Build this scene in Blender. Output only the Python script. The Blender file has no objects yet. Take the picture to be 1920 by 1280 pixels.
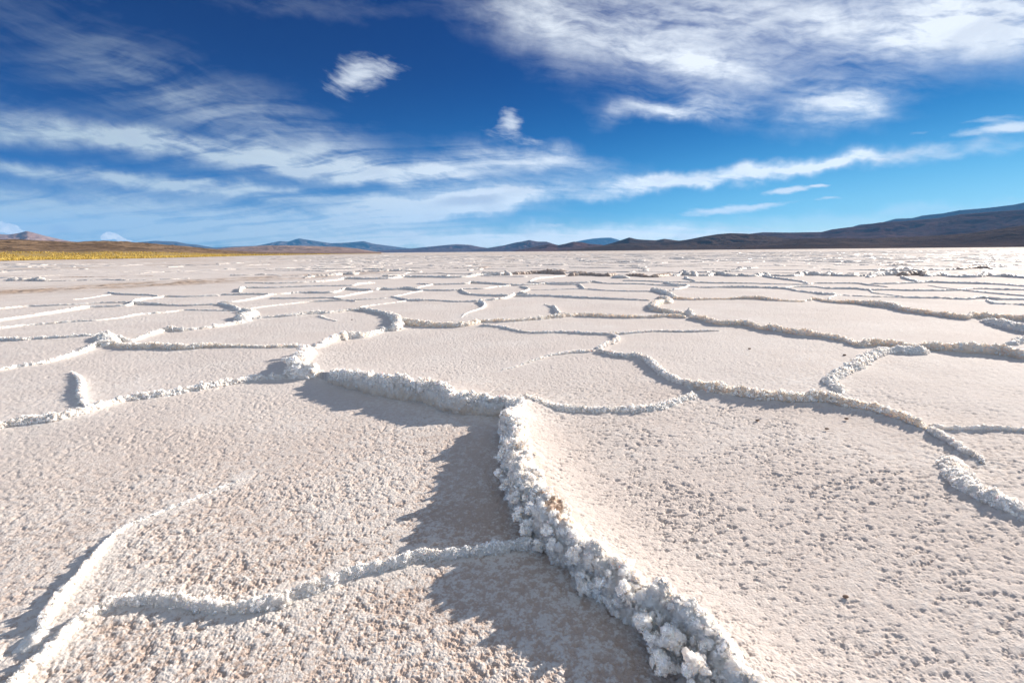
import bpy, bmesh, math, random
import numpy as np
from mathutils import Matrix, Vector
from mathutils.geometry import delaunay_2d_cdt
R = math.radians
random.seed(7)
rng = np.random.default_rng(7)

# ------------------------------------------------------------------ camera
scene = bpy.context.scene
F_PX = 907.0                       # focal length in 1920-wide pixels
HOR = 471.5                        # row of the horizon in the middle
CAM_H = 1.0
PITCH = math.atan((640 - HOR) / F_PX)
ROLL = R(0.54)
fwd = Vector((0, math.cos(PITCH), -math.sin(PITCH)))
upv = Vector((0, math.sin(PITCH), math.cos(PITCH)))
rgt = Vector((1, 0, 0))
r2 = rgt * math.cos(ROLL) - upv * math.sin(ROLL)
u2 = upv * math.cos(ROLL) + rgt * math.sin(ROLL)
cam_d = bpy.data.cameras.new('camera')
cam_d.sensor_width = 36.0
cam_d.lens = 36.0 * F_PX / 1920.0
cam_d.clip_start = 0.05
cam_d.clip_end = 120000
cam = bpy.data.objects.new('camera', cam_d)
scene.collection.objects.link(cam)
cam.matrix_world = Matrix(((r2.x, u2.x, -fwd.x, 0), (r2.y, u2.y, -fwd.y, 0), (r2.z, u2.z, -fwd.z, CAM_H), (0, 0, 0, 1)))
scene.camera = cam


def ray(px, py):
    d = fwd + r2 * ((px - 960) / F_PX) + u2 * ((640 - py) / F_PX)
    return d


def ground_at(px, py, z=0.0):
    d = ray(px, py)
    k = (CAM_H - z) / max(-d.z, 1e-4)
    return d.x * k, d.y * k


# ------------------------------------------------------------------ light and view
SUN_AZ = R(54)                     # to the right of the view direction
SUN_EL = R(20)
sd = Vector((math.sin(SUN_AZ) * math.cos(SUN_EL), math.cos(SUN_AZ) * math.cos(SUN_EL), math.sin(SUN_EL)))
sl = bpy.data.lights.new('sun', 'SUN')
sl.energy = 5.0
sl.angle = R(0.53)
sl.color = (1.0, 0.89, 0.77)
so = bpy.data.objects.new('sun', sl)
scene.collection.objects.link(so)
so.rotation_euler = (-sd).to_track_quat('-Z', 'Y').to_euler()
so.location = (0, 0, 50)
scene.view_settings.view_transform = 'Standard'
scene.view_settings.look = 'None'
scene.view_settings.exposure = 0.72
scene.view_settings.gamma = 1.0
scene.cycles.max_bounces = 5
scene.cycles.diffuse_bounces = 3
scene.cycles.glossy_bounces = 2
scene.cycles.transmission_bounces = 2
scene.cycles.volume_bounces = 1
scene.cycles.use_adaptive_sampling = True
scene.cycles.adaptive_threshold = 0.01

# ------------------------------------------------------------------ sky
world = bpy.data.worlds.new('World')
scene.world = world
world.use_nodes = True
NT = world.node_tree
NT.nodes.clear()


class N:
    """small helper around a node tree"""
    def __init__(s, nt):
        s.nt = nt

    def node(s, typ, **kw):
        n = s.nt.nodes.new(typ)
        for k, v in kw.items():
            setattr(n, k, v)
        return n

    def put(s, sock, v):
        if hasattr(v, 'is_output'):
            s.nt.links.new(v, sock)
        else:
            sock.default_value = v

    def math(s, op, a, b=0.0, c=None, clamp=False):
        n = s.node('ShaderNodeMath', operation=op)
        n.use_clamp = clamp
        s.put(n.inputs[0], a)
        s.put(n.inputs[1], b)
        if c is not None:
            s.put(n.inputs[2], c)
        return n.outputs[0]

    def dot(s, a, v):
        n = s.node('ShaderNodeVectorMath', operation='DOT_PRODUCT')
        s.put(n.inputs[0], a)
        s.put(n.inputs[1], v)
        return n.outputs['Value']

    def vec(s, x, y, z):
        n = s.node('ShaderNodeCombineXYZ')
        s.put(n.inputs[0], x)
        s.put(n.inputs[1], y)
        s.put(n.inputs[2], z)
        return n.outputs[0]

    def mix(s, f, a, b, mode='MIX'):
        n = s.node('ShaderNodeMix', data_type='RGBA', blend_type=mode)
        s.put(n.inputs[0], f)
        s.put(n.inputs[6], a)
        s.put(n.inputs[7], b)
        return n.outputs[2]

    def noise(s, v, scale, detail=4, rough=0.55, dist=0.0, out='Fac', dim='3D', lac=2.0):
        n = s.node('ShaderNodeTexNoise', noise_dimensions=dim)
        if v is not None:
            s.put(n.inputs['Vector'], v)
        n.inputs['Scale'].default_value = scale
        n.inputs['Detail'].default_value = detail
        n.inputs['Roughness'].default_value = rough
        n.inputs['Lacunarity'].default_value = lac
        n.inputs['Distortion'].default_value = dist
        return n.outputs[out]

    def ramp(s, v, lo, hi, a=0.0, b=1.0, smooth=True):
        n = s.node('ShaderNodeMapRange')
        n.interpolation_type = 'SMOOTHSTEP' if smooth else 'LINEAR'
        s.put(n.inputs['Value'], v)
        n.inputs['From Min'].default_value = lo
        n.inputs['From Max'].default_value = hi
        n.inputs['To Min'].default_value = a
        n.inputs['To Max'].default_value = b
        return n.outputs[0]


def build_sky():
    g = N(NT)
    tc = g.node('ShaderNodeTexCoord')
    D = tc.outputs['Generated']
    sep = g.node('ShaderNodeSeparateXYZ')
    g.put(sep.inputs[0], D)
    X, Y, Z = sep.outputs
    sky = g.node('ShaderNodeTexSky')
    sky.sky_type = 'NISHITA'
    sky.sun_disc = False
    sky.sun_elevation = SUN_EL
    sky.sun_rotation = SUN_AZ
    sky.altitude = 3400
    sky.air_density = 1.0
    sky.dust_density = 0.3
    sky.ozone_density = 2.0
    # the photograph's polarising filter: the sky deepens away from the sun and upwards
    cosg = g.dot(D, tuple(sd))
    zc = g.math('MINIMUM', g.math('MAXIMUM', Z, 0.0), 0.42)
    cc_ = g.math('MAXIMUM', cosg, 0.0)
    ch = []
    for a_, b_, c_ in ((-2.595, -9.278, 2.415), (-1.392, -2.837, 1.067), (-0.781, -0.466, 0.215)):
        e_ = g.math('MULTIPLY_ADD', zc, b_, g.math('MULTIPLY_ADD', cc_, c_, a_))
        ch.append(g.math('POWER', 2.71828, e_))
    skyc = g.mix(1.0, sky.outputs[0], g.vec(*ch), 'MULTIPLY')
    skyc = g.mix(g.ramp(Z, 0.08, 0.35), skyc, g.mix(1.0, skyc, (0.06, 0.52, 0.74, 1), 'MULTIPLY'))
    # cloud cover, laid out by compass bearing and height above the horizon
    az = g.math('ARCTAN2', X, Y)
    el = g.math('ARCSINE', Z)
    P = g.vec(az, el, 1.0)
    # wind-streaked texture on the plane of the cloud layer
    zz = g.math('ADD', g.math('MAXIMUM', Z, 0.0), 0.10)
    px = g.math('DIVIDE', X, zz)
    py = g.math('DIVIDE', Y, zz)
    pl = g.vec(px, py, 0.0)
    warp = g.node('ShaderNodeVectorMath', operation='MULTIPLY_ADD')
    g.put(warp.inputs[0], g.noise(pl, 0.8, 3, 0.5, out='Color'))
    warp.inputs[1].default_value = (0.9, 0.9, 0)
    g.put(warp.inputs[2], pl)
    def streak(ang, sx, sy, det):
        c, s_ = math.cos(ang), math.sin(ang)
        a = g.dot(warp.outputs[0], (c * sx, s_ * sx, 0))
        b = g.dot(warp.outputs[0], (-s_ * sy, c * sy, 0))
        return g.noise(g.vec(a, b, 3.3 * ang), 1.0, det, 0.56, 0.1)
    n_left = streak(R(-14), 0.35, 3.2, 8)
    n_right = streak(R(22), 0.42, 2.8, 8)
    side = g.ramp(az, -0.15, 0.25)
    ns = g.math('ADD', g.math('MULTIPLY', n_left, g.math('SUBTRACT', 1.0, side)), g.math('MULTIPLY', n_right, side))
    nf = g.noise(g.vec(g.math('MULTIPLY', az, 5.0), g.math('MULTIPLY', el, 11.0), 0.7), 2.2, 9, 0.62, 0.7)
    fw = g.node('ShaderNodeVectorMath', operation='MULTIPLY_ADD')
    g.put(fw.inputs[0], g.noise(P, 9.0, 4, 0.55, out='Color'))
    fw.inputs[1].default_value = (0.045, 0.045, 0)
    g.put(fw.inputs[2], P)
    fib = g.noise(g.vec(g.dot(fw.outputs[0], (13.0, -4.0, 0)), g.dot(fw.outputs[0], (10.0, 62.0, 0)), 0.3), 1.0, 8, 0.62)
    n = g.math('ADD', g.math('MULTIPLY', ns, 0.55), g.math('ADD', g.math('MULTIPLY', nf, 0.15), g.math('MULTIPLY', fib, 0.30)))
    n = g.ramp(n, 0.36, 0.63, 0.0, 1.0)

    def azel(x, y):
        d = ray(x, y).normalized()
        return np.array([math.atan2(d.x, d.y), math.asin(d.z)])

    def ell_sum(lst, warp_amt=0.0):
        Pw = P
        if warp_amt:
            w = g.node('ShaderNodeVectorMath', operation='MULTIPLY_ADD')
            sub = g.node('ShaderNodeVectorMath', operation='SUBTRACT')
            g.put(sub.inputs[0], g.noise(P, 14.0, 5, 0.6, out='Color'))
            sub.inputs[1].default_value = (0.5, 0.5, 0.5)
            g.put(w.inputs[0], sub.outputs[0])
            w.inputs[1].default_value = (warp_amt, warp_amt * 0.5, 0)
            g.put(w.inputs[2], P)
            Pw = w.outputs[0]
        tot = None
        for (x, y, rx, ry, ang, wt) in lst:
            a = R(ang)
            c = azel(x, y)
            e1 = azel(x + rx * math.cos(a), y - rx * math.sin(a)) - c
            e2 = azel(x + ry * math.sin(a), y + ry * math.cos(a)) - c
            A = np.linalg.inv(np.array([[e1[0], e2[0]], [e1[1], e2[1]]]))
            off = -A @ c
            q1 = g.dot(Pw, (A[0, 0], A[0, 1], off[0]))
            q2 = g.dot(Pw, (A[1, 0], A[1, 1], off[1]))
            r = g.math('MULTIPLY_ADD', q1, q1, g.math('MULTIPLY', q2, q2))
            e = g.math('MULTIPLY', g.math('POWER', 0.3679, r), wt)
            tot = e if tot is None else g.math('ADD', tot, e)
        return tot
    # x, y, half length, half width (photograph pixels), tilt, opacity
    soft = [
        (60, 243, 400, 22, -5, .66), (420, 290, 330, 18, -9, .56), (640, 320, 260, 24, -3, .55), (330, 190, 240, 50, -22, .28),
        (560, 250, 190, 50, -22, .28), (120, 325, 330, 13, -7, .45), (430, 358, 420, 14, -4, .65), (100, 375, 400, 26, -3, .55),
        (300, 425, 500, 20, 0, .62), (650, 400, 200, 14, 2, .50), (800, 395, 150, 24, 8, .75), (880, 376, 130, 15, 7, .85), (930, 372, 130, 20, 8, .55),
        (860, 320, 130, 28, 4, .50), (1010, 300, 120, 20, -8, .55), (700, 445, 260, 14, 2, .45), (960, 452, 260, 14, 2, .75),
        (1180, 350, 120, 12, 5, .70), (1400, 330, 330, 10, 8.5, .75), (1480, 312, 300, 9, 8, .35), (1750, 290, 320, 11, 6, .50), (1360, 318, 200, 8, 8, .25),
        (1180, 55, 250, 85, -12, .46), (1000, 30, 120, 60, -30, .40), (1480, 40, 300, 58, 0, .46), (1800, 60, 260, 58, 6, .60), (1900, 10, 260, 60, 0, .5),
        (1330, 125, 170, 26, -10, .50), (1280, 202, 120, 15, 2, .70), (1570, 200, 95, 34, 12, .80), (1180, 195, 60, 22, 30, .25),
        (1340, 190, 60, 26, -20, .3), (1700, 400, 300, 12, 4, .30), (1450, 445, 260, 8, 2, .55), (1200, 440, 200, 14, 0, .45), (1860, 452, 1, 1, 0, 0.0),
        (150, 40, 200, 60, -20, .07), (560, 15, 260, 22, 0, .10), (1600, 60, 500, 110, 0, .10), (400, 250, 500, 80, -10, .06), (100, 420, 480, 40, 0, .75), (1000, 452, 1100, 26, 1, .50), (420, 455, 500, 16, 0, .35),
    ]
    hard = [
        (674, 140, 74, 36, 6, 1.0), (650, 150, 34, 22, 20, .35), (712, 130, 40, 20, -12, .3), (958, 224, 26, 22, -10, 1.4), (935, 250, 46, 14, -15, .7), (1000, 268, 30, 10, 0, .5),
        (1870, 242, 85, 11, 8, 1.6), (1850, 226, 60, 7, 8, .8), (1735, 245, 24, 4, 8, .6), (1470, 357, 44, 6, 4, 1.6), (1538, 349, 22, 3.5, 3, 1.5),
        (1345, 397, 85, 9, 6, 1.6), (1440, 383, 55, 5, 6, .8), (1560, 372, 26, 3, 5, .9), (1045, 423, 24, 4, 5, .9), (1620, 423, 50, 4, 7, .9), (1350, 429, 90, 5, 0, .6),
        (905, 362, 90, 5, 5, .9), (1440, 325, 60, 4, 9, .5), (1560, 190, 90, 12, 16, .6), (1590, 225, 50, 8, -14, .5), (1130, 420, 40, 3, 4, .6), (1290, 212, 50, 8, 8, .5), (1540, 180, 60, 8, 14, .4),
        (695, 332, 40, 5, 8, .5), (1895, 372, 30, 3, 0, .6),
    ]
    ms = ell_sum(soft, 0.10)
    mh = ell_sum(hard, 0.045)
    nsoft = g.math('MULTIPLY_ADD', g.math('SUBTRACT', n, 0.45), g.ramp(el, 0.02, 0.18, 0.50, 1.55), 0.80)
    dsoft = g.math('MULTIPLY', ms, nsoft)
    dh = g.math('ADD', g.math('MULTIPLY', mh, 1.1), g.math('MULTIPLY_ADD', g.math('ADD', g.math('MULTIPLY', fib, 0.65), g.math('MULTIPLY', nf, 0.35)), 3.4, -1.7 - 0.42))
    dhard = g.math('MULTIPLY', g.ramp(dh, -0.15, 1.35, 0.0, 0.92), g.ramp(mh, 0.03, 0.40))
    # unseen thin cloud added overhead and behind the viewer as neutral fill light
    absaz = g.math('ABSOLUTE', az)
    fill_cloud = g.math('MAXIMUM', g.ramp(absaz, 0.95, 1.6), g.ramp(el, 0.60, 1.0))
    fill_cloud = g.math('MULTIPLY', fill_cloud, g.math('MULTIPLY_ADD', n, 0.45, 0.24))
    dsoft = g.math('MAXIMUM', dsoft, fill_cloud)
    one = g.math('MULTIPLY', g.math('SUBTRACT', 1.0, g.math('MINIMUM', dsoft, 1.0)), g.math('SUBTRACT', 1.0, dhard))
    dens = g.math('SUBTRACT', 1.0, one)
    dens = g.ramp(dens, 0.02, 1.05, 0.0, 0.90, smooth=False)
    # cloud lighting put into its colour: brighter towards the sun, duller away, grey undersides
    ccol = g.mix(g.ramp(cosg, -0.1, 0.85), (3.7, 4.25, 4.4, 1), (6.8, 7.1, 7.3, 1))
    ccol = g.mix(g.math('MULTIPLY', g.ramp(nf, 0.45, 0.7), 0.35), ccol, (3.4, 3.7, 4.4, 1))
    grey = ell_sum([(880, 375, 75, 12, 6, .9), (1640, 175, 1, 1, 0, 0), (135, 372, 36, 9, 0, .9), (110, 428, 30, 10, 0, .7)], 0.03)
    ccol = g.mix(g.ramp(grey, 0.1, 0.9, 0.0, 0.55), ccol, (2.6, 2.9, 3.8, 1))
    ccol = g.mix(g.ramp(mh, 0.2, 0.9, 0.0, 0.8), ccol, (6.0, 6.3, 6.6, 1))
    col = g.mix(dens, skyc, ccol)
    # two banks of cumulus standing far behind the left-hand mountains
    mc = ell_sum([(8, 428, 26, 11, -18, 1.0), (34, 437, 22, 10, -25, 1.0), (56, 446, 16, 7, -30, .8), (195, 444, 9, 8, 0, .9), (209, 442, 10, 8, 0, 1.0), (224, 447, 11, 7, -20, .9), (243, 452, 10, 4, -12, .8)], 0.0)
    nc = g.noise(P, 75.0, 5, 0.6)
    dc = g.ramp(g.math('ADD', g.math('MULTIPLY', mc, 1.3), g.math('MULTIPLY_ADD', nc, 2.2, -1.1 - 0.55)), 0.0, 0.28)
    cumc = g.mix(g.ramp(g.noise(P, 120.0, 4, 0.6), 0.4, 0.62), (5.0, 5.1, 5.3, 1), (6.3, 6.2, 6.0, 1))
    col = g.mix(g.math('MULTIPLY', dc, 0.92), col, cumc)
    bg = g.node('ShaderNodeBackground')
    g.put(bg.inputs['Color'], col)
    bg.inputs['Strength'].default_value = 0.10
    out = g.node('ShaderNodeOutputWorld')
    NT.links.new(bg.outputs[0], out.inputs['Surface'])


build_sky()
world.cycles.sampling_method = 'MANUAL'
world.cycles.sample_map_resolution = 512

# ------------------------------------------------------------------ noise in numpy
U32 = np.uint32


def _h(ix, iy, iz, seed):
    with np.errstate(over='ignore'):
        h = ix.astype(U32) * U32(0x8da6b343) ^ iy.astype(U32) * U32(0xd8163841) ^ iz.astype(U32) * U32(0xcb1ab31f) ^ U32((seed * 0x9E3779B1) & 0xffffffff)
        h ^= h >> U32(15)
        h *= U32(0x2c1b3c6d)
        h ^= h >> U32(12)
        h *= U32(0x297a2d39)
        h ^= h >> U32(15)
    return h


def _hf(ix, iy, iz, seed):
    return (_h(ix, iy, iz, seed) >> U32(8)).astype(np.float32) * np.float32(1 / 16777216.0)


def vnoise(p, seed=0):
    """value noise, p (N,3) -> -1..1"""
    p = p.astype(np.float32)
    i = np.floor(p).astype(np.int64)
    f = p - i
    f = f * f * f * (f * (f * 6 - 15) + 10)
    r = 0
    for dx in (0, 1):
        wx = f[:, 0] if dx else 1 - f[:, 0]
        for dy in (0, 1):
            wy = f[:, 1] if dy else 1 - f[:, 1]
            for dz in (0, 1):
                wz = f[:, 2] if dz else 1 - f[:, 2]
                r = r + wx * wy * wz * _hf(i[:, 0] + dx, i[:, 1] + dy, i[:, 2] + dz, seed)
    return r * 2 - 1


def vnoise2(x, y, seed=0):
    ix = np.floor(x).astype(np.int64)
    iy = np.floor(y).astype(np.int64)
    fx = (x - ix).astype(np.float32)
    fy = (y - iy).astype(np.float32)
    fx = fx * fx * fx * (fx * (fx * 6 - 15) + 10)
    fy = fy * fy * fy * (fy * (fy * 6 - 15) + 10)
    z = np.zeros_like(ix)
    a = _hf(ix, iy, z, seed)
    b = _hf(ix + 1, iy, z, seed)
    c = _hf(ix, iy + 1, z, seed)
    d = _hf(ix + 1, iy + 1, z, seed)
    return ((a * (1 - fx) + b * fx) * (1 - fy) + (c * (1 - fx) + d * fx) * fy) * 2 - 1


def fbm2(x, y, octv=4, gain=0.5, seed=0):
    r, a, t = 0, 1.0, 0
    for k in range(octv):
        c, s_ = math.cos(k * 0.7), math.sin(k * 0.7)
        r = r + a * vnoise2((x * c - y * s_) * 2 ** k + 17.3 * k, (x * s_ + y * c) * 2 ** k - 9.1 * k, seed + k)
        t += a
        a *= gain
    return r / t


def fbm(p, octv=3, gain=0.5, seed=0):
    r, a, t = 0, 1.0, 0
    for k in range(octv):
        r = r + a * vnoise(p * 2 ** k + 11.7 * k, seed + k)
        t += a
        a *= gain
    return r / t


def knobs(p, seed=0):
    """rounded lumps: 1 at a lump's middle, 0 between lumps"""
    p = p.astype(np.float32)
    i = np.floor(p).astype(np.int64)
    best = np.full(len(p), 9.0, np.float32)
    for dx in (-1, 0, 1):
        for dy in (-1, 0, 1):
            for dz in (-1, 0, 1):
                c = (i[:, 0] + dx, i[:, 1] + dy, i[:, 2] + dz)
                d = (c[0] + _hf(*c, seed) - p[:, 0]) ** 2 + (c[1] + _hf(*c, seed + 1) - p[:, 1]) ** 2 + (c[2] + _hf(*c, seed + 2) - p[:, 2]) ** 2
                best = np.minimum(best, d)
    return np.clip(1 - best * 1.3, 0, 1)


def knobs2(x, y, seed=0):
    ix = np.floor(x).astype(np.int64)
    iy = np.floor(y).astype(np.int64)
    best = np.full(x.shape, 9.0, np.float32)
    z = np.zeros_like(ix)
    for dx in (-1, 0, 1):
        for dy in (-1, 0, 1):
            a, b = ix + dx, iy + dy
            d = (a + _hf(a, b, z, seed) - x) ** 2 + (b + _hf(a, b, z, seed + 1) - y) ** 2
            best = np.minimum(best, d)
    return np.clip(1 - best * 1.6, 0, 1)


# ------------------------------------------------------------------ meshes
def mesh_obj(name, verts, faces, mat, parent=None, smooth=True, attrs=None):
    """faces: (N,4) or (N,3) int array"""
    me = bpy.data.meshes.new(name)
    verts = np.asarray(verts, np.float32)
    faces = np.asarray(faces, np.int32)
    k = faces.shape[1]
    me.vertices.add(len(verts))
    me.vertices.foreach_set('co', verts.ravel())
    me.loops.add(faces.size)
    me.loops.foreach_set('vertex_index', faces.ravel())
    me.polygons.add(len(faces))
    me.polygons.foreach_set('loop_start', np.arange(0, faces.size, k, dtype=np.int32))
    if smooth:
        me.polygons.foreach_set('use_smooth', np.ones(len(faces), bool))
    else:
        me.polygons.foreach_set('use_smooth', np.zeros(len(faces), bool))
    me.update(calc_edges=True)
    for an, av in (attrs or {}).items():
        at = me.attributes.new(an, 'FLOAT', 'POINT')
        at.data.foreach_set('value', np.asarray(av, np.float32))
    me.materials.append(mat)
    o = bpy.data.objects.new(name, me)
    scene.collection.objects.link(o)
    if parent is not None:
        o.parent = parent
    return o


def tag(o, label=None, cat=None, group=None, kind=None):
    if label:
        o['label'] = label
    if cat:
        o['category'] = cat
    if group:
        o['group'] = group
    if kind:
        o['kind'] = kind
    return o


def grid_faces(nr, nc, wrap=False):
    i = np.arange(nr - 1)[:, None] * nc
    if wrap:
        j = np.arange(nc)
        j2 = (j + 1) % nc
    else:
        j = np.arange(nc - 1)
        j2 = j + 1
    a = i + j[None]
    b = i + j2[None]
    return np.stack([a, b, b + nc, a + nc], -1).reshape(-1, 4)


# ------------------------------------------------------------------ materials
def material(name):
    m = bpy.data.materials.new(name)
    m.use_nodes = True
    nt = m.node_tree
    b = nt.nodes['Principled BSDF']
    return m, N(nt), b


def mat_ground():
    m, g, b = material('salt_crust')
    geo = g.node('ShaderNodeNewGeometry')
    P = geo.outputs['Position']
    at = g.node('ShaderNodeAttribute', attribute_name='crust').outputs['Fac']
    dirt = g.node('ShaderNodeAttribute', attribute_name='dirt').outputs['Fac']
    pale = g.node('ShaderNodeAttribute', attribute_name='pale').outputs['Fac']
    base = g.mix(g.ramp(g.noise(P, 1.3, 4), 0.35, 0.65), (0.55, 0.435, 0.365, 1), (0.62, 0.50, 0.425, 1))
    white = g.mix(g.noise(P, 40, 3), (0.74, 0.675, 0.615, 1), (0.83, 0.78, 0.735, 1))
    fl = g.ramp(g.math('ADD', g.math('MULTIPLY', g.noise(P, 150, 4, 0.7), 1.0), g.math('MULTIPLY', at, 0.55)), 0.68, 0.96)
    c = g.mix(fl, base, white)
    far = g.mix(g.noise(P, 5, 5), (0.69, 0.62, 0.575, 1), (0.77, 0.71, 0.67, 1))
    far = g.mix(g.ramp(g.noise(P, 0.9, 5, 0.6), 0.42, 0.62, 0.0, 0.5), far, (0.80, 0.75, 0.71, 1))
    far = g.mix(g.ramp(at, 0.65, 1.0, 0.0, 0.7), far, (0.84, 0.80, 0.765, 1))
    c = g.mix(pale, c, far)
    dk = g.ramp(g.noise(P, 34, 3, 0.6), 0.68, 0.73)
    c = g.mix(g.math('MULTIPLY', dk, g.math('MULTIPLY_ADD', pale, -0.35, 0.5)), c, (0.33, 0.235, 0.19, 1))
    c = g.mix(dirt, c, g.mix(g.ramp(g.noise(P, 3.5, 4, 0.6), 0.4, 0.65), (0.50, 0.37, 0.28, 1), (0.30, 0.21, 0.15, 1)))
    g.put(b.inputs['Base Color'], c)
    b.inputs['Roughness'].default_value = 0.9
    b.inputs['Specular IOR Level'].default_value = 0.12
    bm = g.node('ShaderNodeBump')
    bm.inputs['Strength'].default_value = 0.75
    bm.inputs['Distance'].default_value = 0.0035
    g.put(bm.inputs['Height'], g.math('ADD', g.noise(P, 170, 4, 0.6), g.math('MULTIPLY', g.noise(P, 60, 3, 0.6), 0.9)))
    g.put(b.inputs['Normal'], bm.outputs[0])
    return m


def mat_ridge(name, c1, c2, stain, sss=0.65, deep=0.02):
    m, g, b = material(name)
    geo = g.node('ShaderNodeNewGeometry')
    P = geo.outputs['Position']
    c = g.mix(g.ramp(g.noise(P, 9, 4), 0.4, 0.62), c1, c2)
    st = g.ramp(g.noise(P, 5.5, 5, 0.65), 0.56, 0.70)
    c = g.mix(g.math('MULTIPLY', st, 0.55), c, stain)
    # brownish mud shows low on the walls, white crystals higher up
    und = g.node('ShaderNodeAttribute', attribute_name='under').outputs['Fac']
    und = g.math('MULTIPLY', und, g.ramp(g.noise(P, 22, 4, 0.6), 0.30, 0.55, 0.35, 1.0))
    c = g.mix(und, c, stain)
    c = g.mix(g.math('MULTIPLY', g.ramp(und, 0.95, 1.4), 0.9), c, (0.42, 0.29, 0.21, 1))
    g.put(b.inputs['Base Color'], c)
    b.inputs['Roughness'].default_value = 0.5
    b.inputs['Specular IOR Level'].default_value = 0.4
    if sss:
        b.inputs['Subsurface Weight'].default_value = sss
        b.subsurface_method = 'BURLEY'
        b.inputs['Subsurface Radius'].default_value = (1.0, 0.85, 0.70)
        b.inputs['Subsurface Scale'].default_value = deep
    bm = g.node('ShaderNodeBump')
    bm.inputs['Strength'].default_value = 0.8
    bm.inputs['Distance'].default_value = 0.004
    vo = g.node('ShaderNodeTexVoronoi', feature='F1')
    g.put(vo.inputs['Vector'], P)
    vo.inputs['Scale'].default_value = 130
    g.put(bm.inputs['Height'], g.math('SUBTRACT', g.math('MULTIPLY', g.noise(P, 240, 3, 0.6), 0.8), vo.outputs['Distance']))
    g.put(b.inputs['Normal'], bm.outputs[0])
    return m


M_GROUND = mat_ground()
M_WHITE = mat_ridge('white_salt', (0.87, 0.83, 0.77, 1), (0.90, 0.88, 0.84, 1), (0.74, 0.60, 0.47, 1))
M_CREAM = mat_ridge('cream_salt', (0.90, 0.76, 0.61, 1), (0.92, 0.83, 0.72, 1), (0.82, 0.60, 0.42, 1), sss=1.0, deep=0.07)  # warm base colour carries part of the sunlight glowing through backlit salt
M_FAR = mat_ridge('weathered_salt', (0.78, 0.71, 0.64, 1), (0.86, 0.82, 0.78, 1), (0.58, 0.47, 0.38, 1), sss=0)
M_GRAIN = mat_ridge('salt_grain', (0.87, 0.83, 0.78, 1), (0.90, 0.88, 0.85, 1), (0.82, 0.73, 0.63, 1), sss=0.85, deep=0.03)
M_GRAINC = mat_ridge('cream_salt_grain', (0.84, 0.79, 0.72, 1), (0.89, 0.87, 0.83, 1), (0.80, 0.64, 0.48, 1), sss=0.9, deep=0.05)
M_BROWN = mat_ridge('brown_salt_crust', (0.46, 0.335, 0.26, 1), (0.64, 0.53, 0.45, 1), (0.30, 0.20, 0.145, 1), sss=0)

# ------------------------------------------------------------------ the salt ridges, traced on the ground plan
#  label | crest points | height of the band in photograph pixels | options
T = []


def rd(label, pts, t, **o):
    T.append((label, pts, t, o))


BIG = dict(group='salt ridges round the near plates')
rd('tall crumbling white ridge running from the middle junction to the bottom edge', [(960, 742), (962, 790), (968, 840), (988, 890), (1018, 930), (1058, 975), (1110, 1025), (1172, 1075), (1245, 1130), (1320, 1195), (1390, 1262), (1450, 1330), (1500, 1400)], 0, hm=[.10, .13, .155, .165, .155, .138, .122, .112, .108, .104, .10, .10, .10], w=.028, lipL=.80, lipR=0, rough=1.2, lw=.17, jag=.26, crumbs=1.5, bare=[(1018, 915, .16, .03), (1040, 945, .155, .035), (1062, 968, .15, .03), (1190, 1085, .14, .022), (1215, 1105, .13, .022), (1330, 1200, .13, .02)], **BIG)
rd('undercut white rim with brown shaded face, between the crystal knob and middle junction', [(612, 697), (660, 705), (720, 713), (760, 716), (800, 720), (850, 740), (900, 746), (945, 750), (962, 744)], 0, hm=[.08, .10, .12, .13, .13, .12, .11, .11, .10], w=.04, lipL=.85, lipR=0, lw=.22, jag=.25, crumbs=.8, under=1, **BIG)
rd('low white ridge from the middle junction to the right, sagging in a shallow curve', [(975, 740), (1010, 750), (1050, 761), (1100, 764), (1160, 764), (1215, 762), (1250, 754), (1280, 743), (1305, 736)], 14, lipL=.1, w=.035, crumbs=.6, **BIG)
rd('cream translucent ridge behind the big right plate, with a dark hole in it', [(1290, 712), (1320, 720), (1380, 728), (1440, 737), (1500, 738), (1550, 738), (1600, 750), (1650, 760), (1700, 778), (1740, 797)], [22, 24, 26, 28, 29, 31, 28, 25, 22, 17], cream=1, lipL=.3, lw=.15, jag=.22, crumbs=.6, **BIG)
rd('short tapering white spur ending beside the split ridge at the right', [(1740, 798), (1775, 818), (1805, 838), (1830, 850), (1848, 866)], [15, 15, 15, 12, 5], crumbs=.5, **BIG)
rd('thin white ridge leaving the cream ridge towards the right edge', [(1735, 796), (1790, 800), (1850, 799), (1920, 801), (2010, 804)], 10, **BIG)
rd('split white ridge curving out of the right edge, its tip pointing up', [(1778, 852), (1792, 872), (1808, 895), (1840, 915), (1880, 935), (1925, 955), (2000, 985)], [8, 18, 26, 28, 26, 26, 24], w=.055, jag=.3, crumbs=.8, **BIG)
rd('long white ridge from the left edge to the crystal knob', [(-90, 815), (0, 793), (50, 783), (100, 778), (150, 768), (190, 756), (235, 744), (290, 737), (340, 729), (390, 720), (440, 711), (490, 705), (535, 703), (570, 700)], [18, 20, 22, 22, 20, 18, 17, 16, 16, 16, 15, 14, 13, 12], jag=.2, crumbs=.5, **BIG)
rd('small crooked white ridge standing on the long left ridge', [(134, 697), (147, 706), (153, 718), (150, 732), (155, 748), (163, 762)], [4, 8, 10, 12, 12, 9], crumbs=.5, **BIG)
rd('knobbly white crystal knob where five ridges meet', [(584, 650), (570, 658), (560, 668), (556, 680), (565, 690), (590, 690), (615, 697)], [16, 22, 28, 34, 34, 28, 16], w=.07, jag=.35, crumbs=1.6, **BIG)
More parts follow.
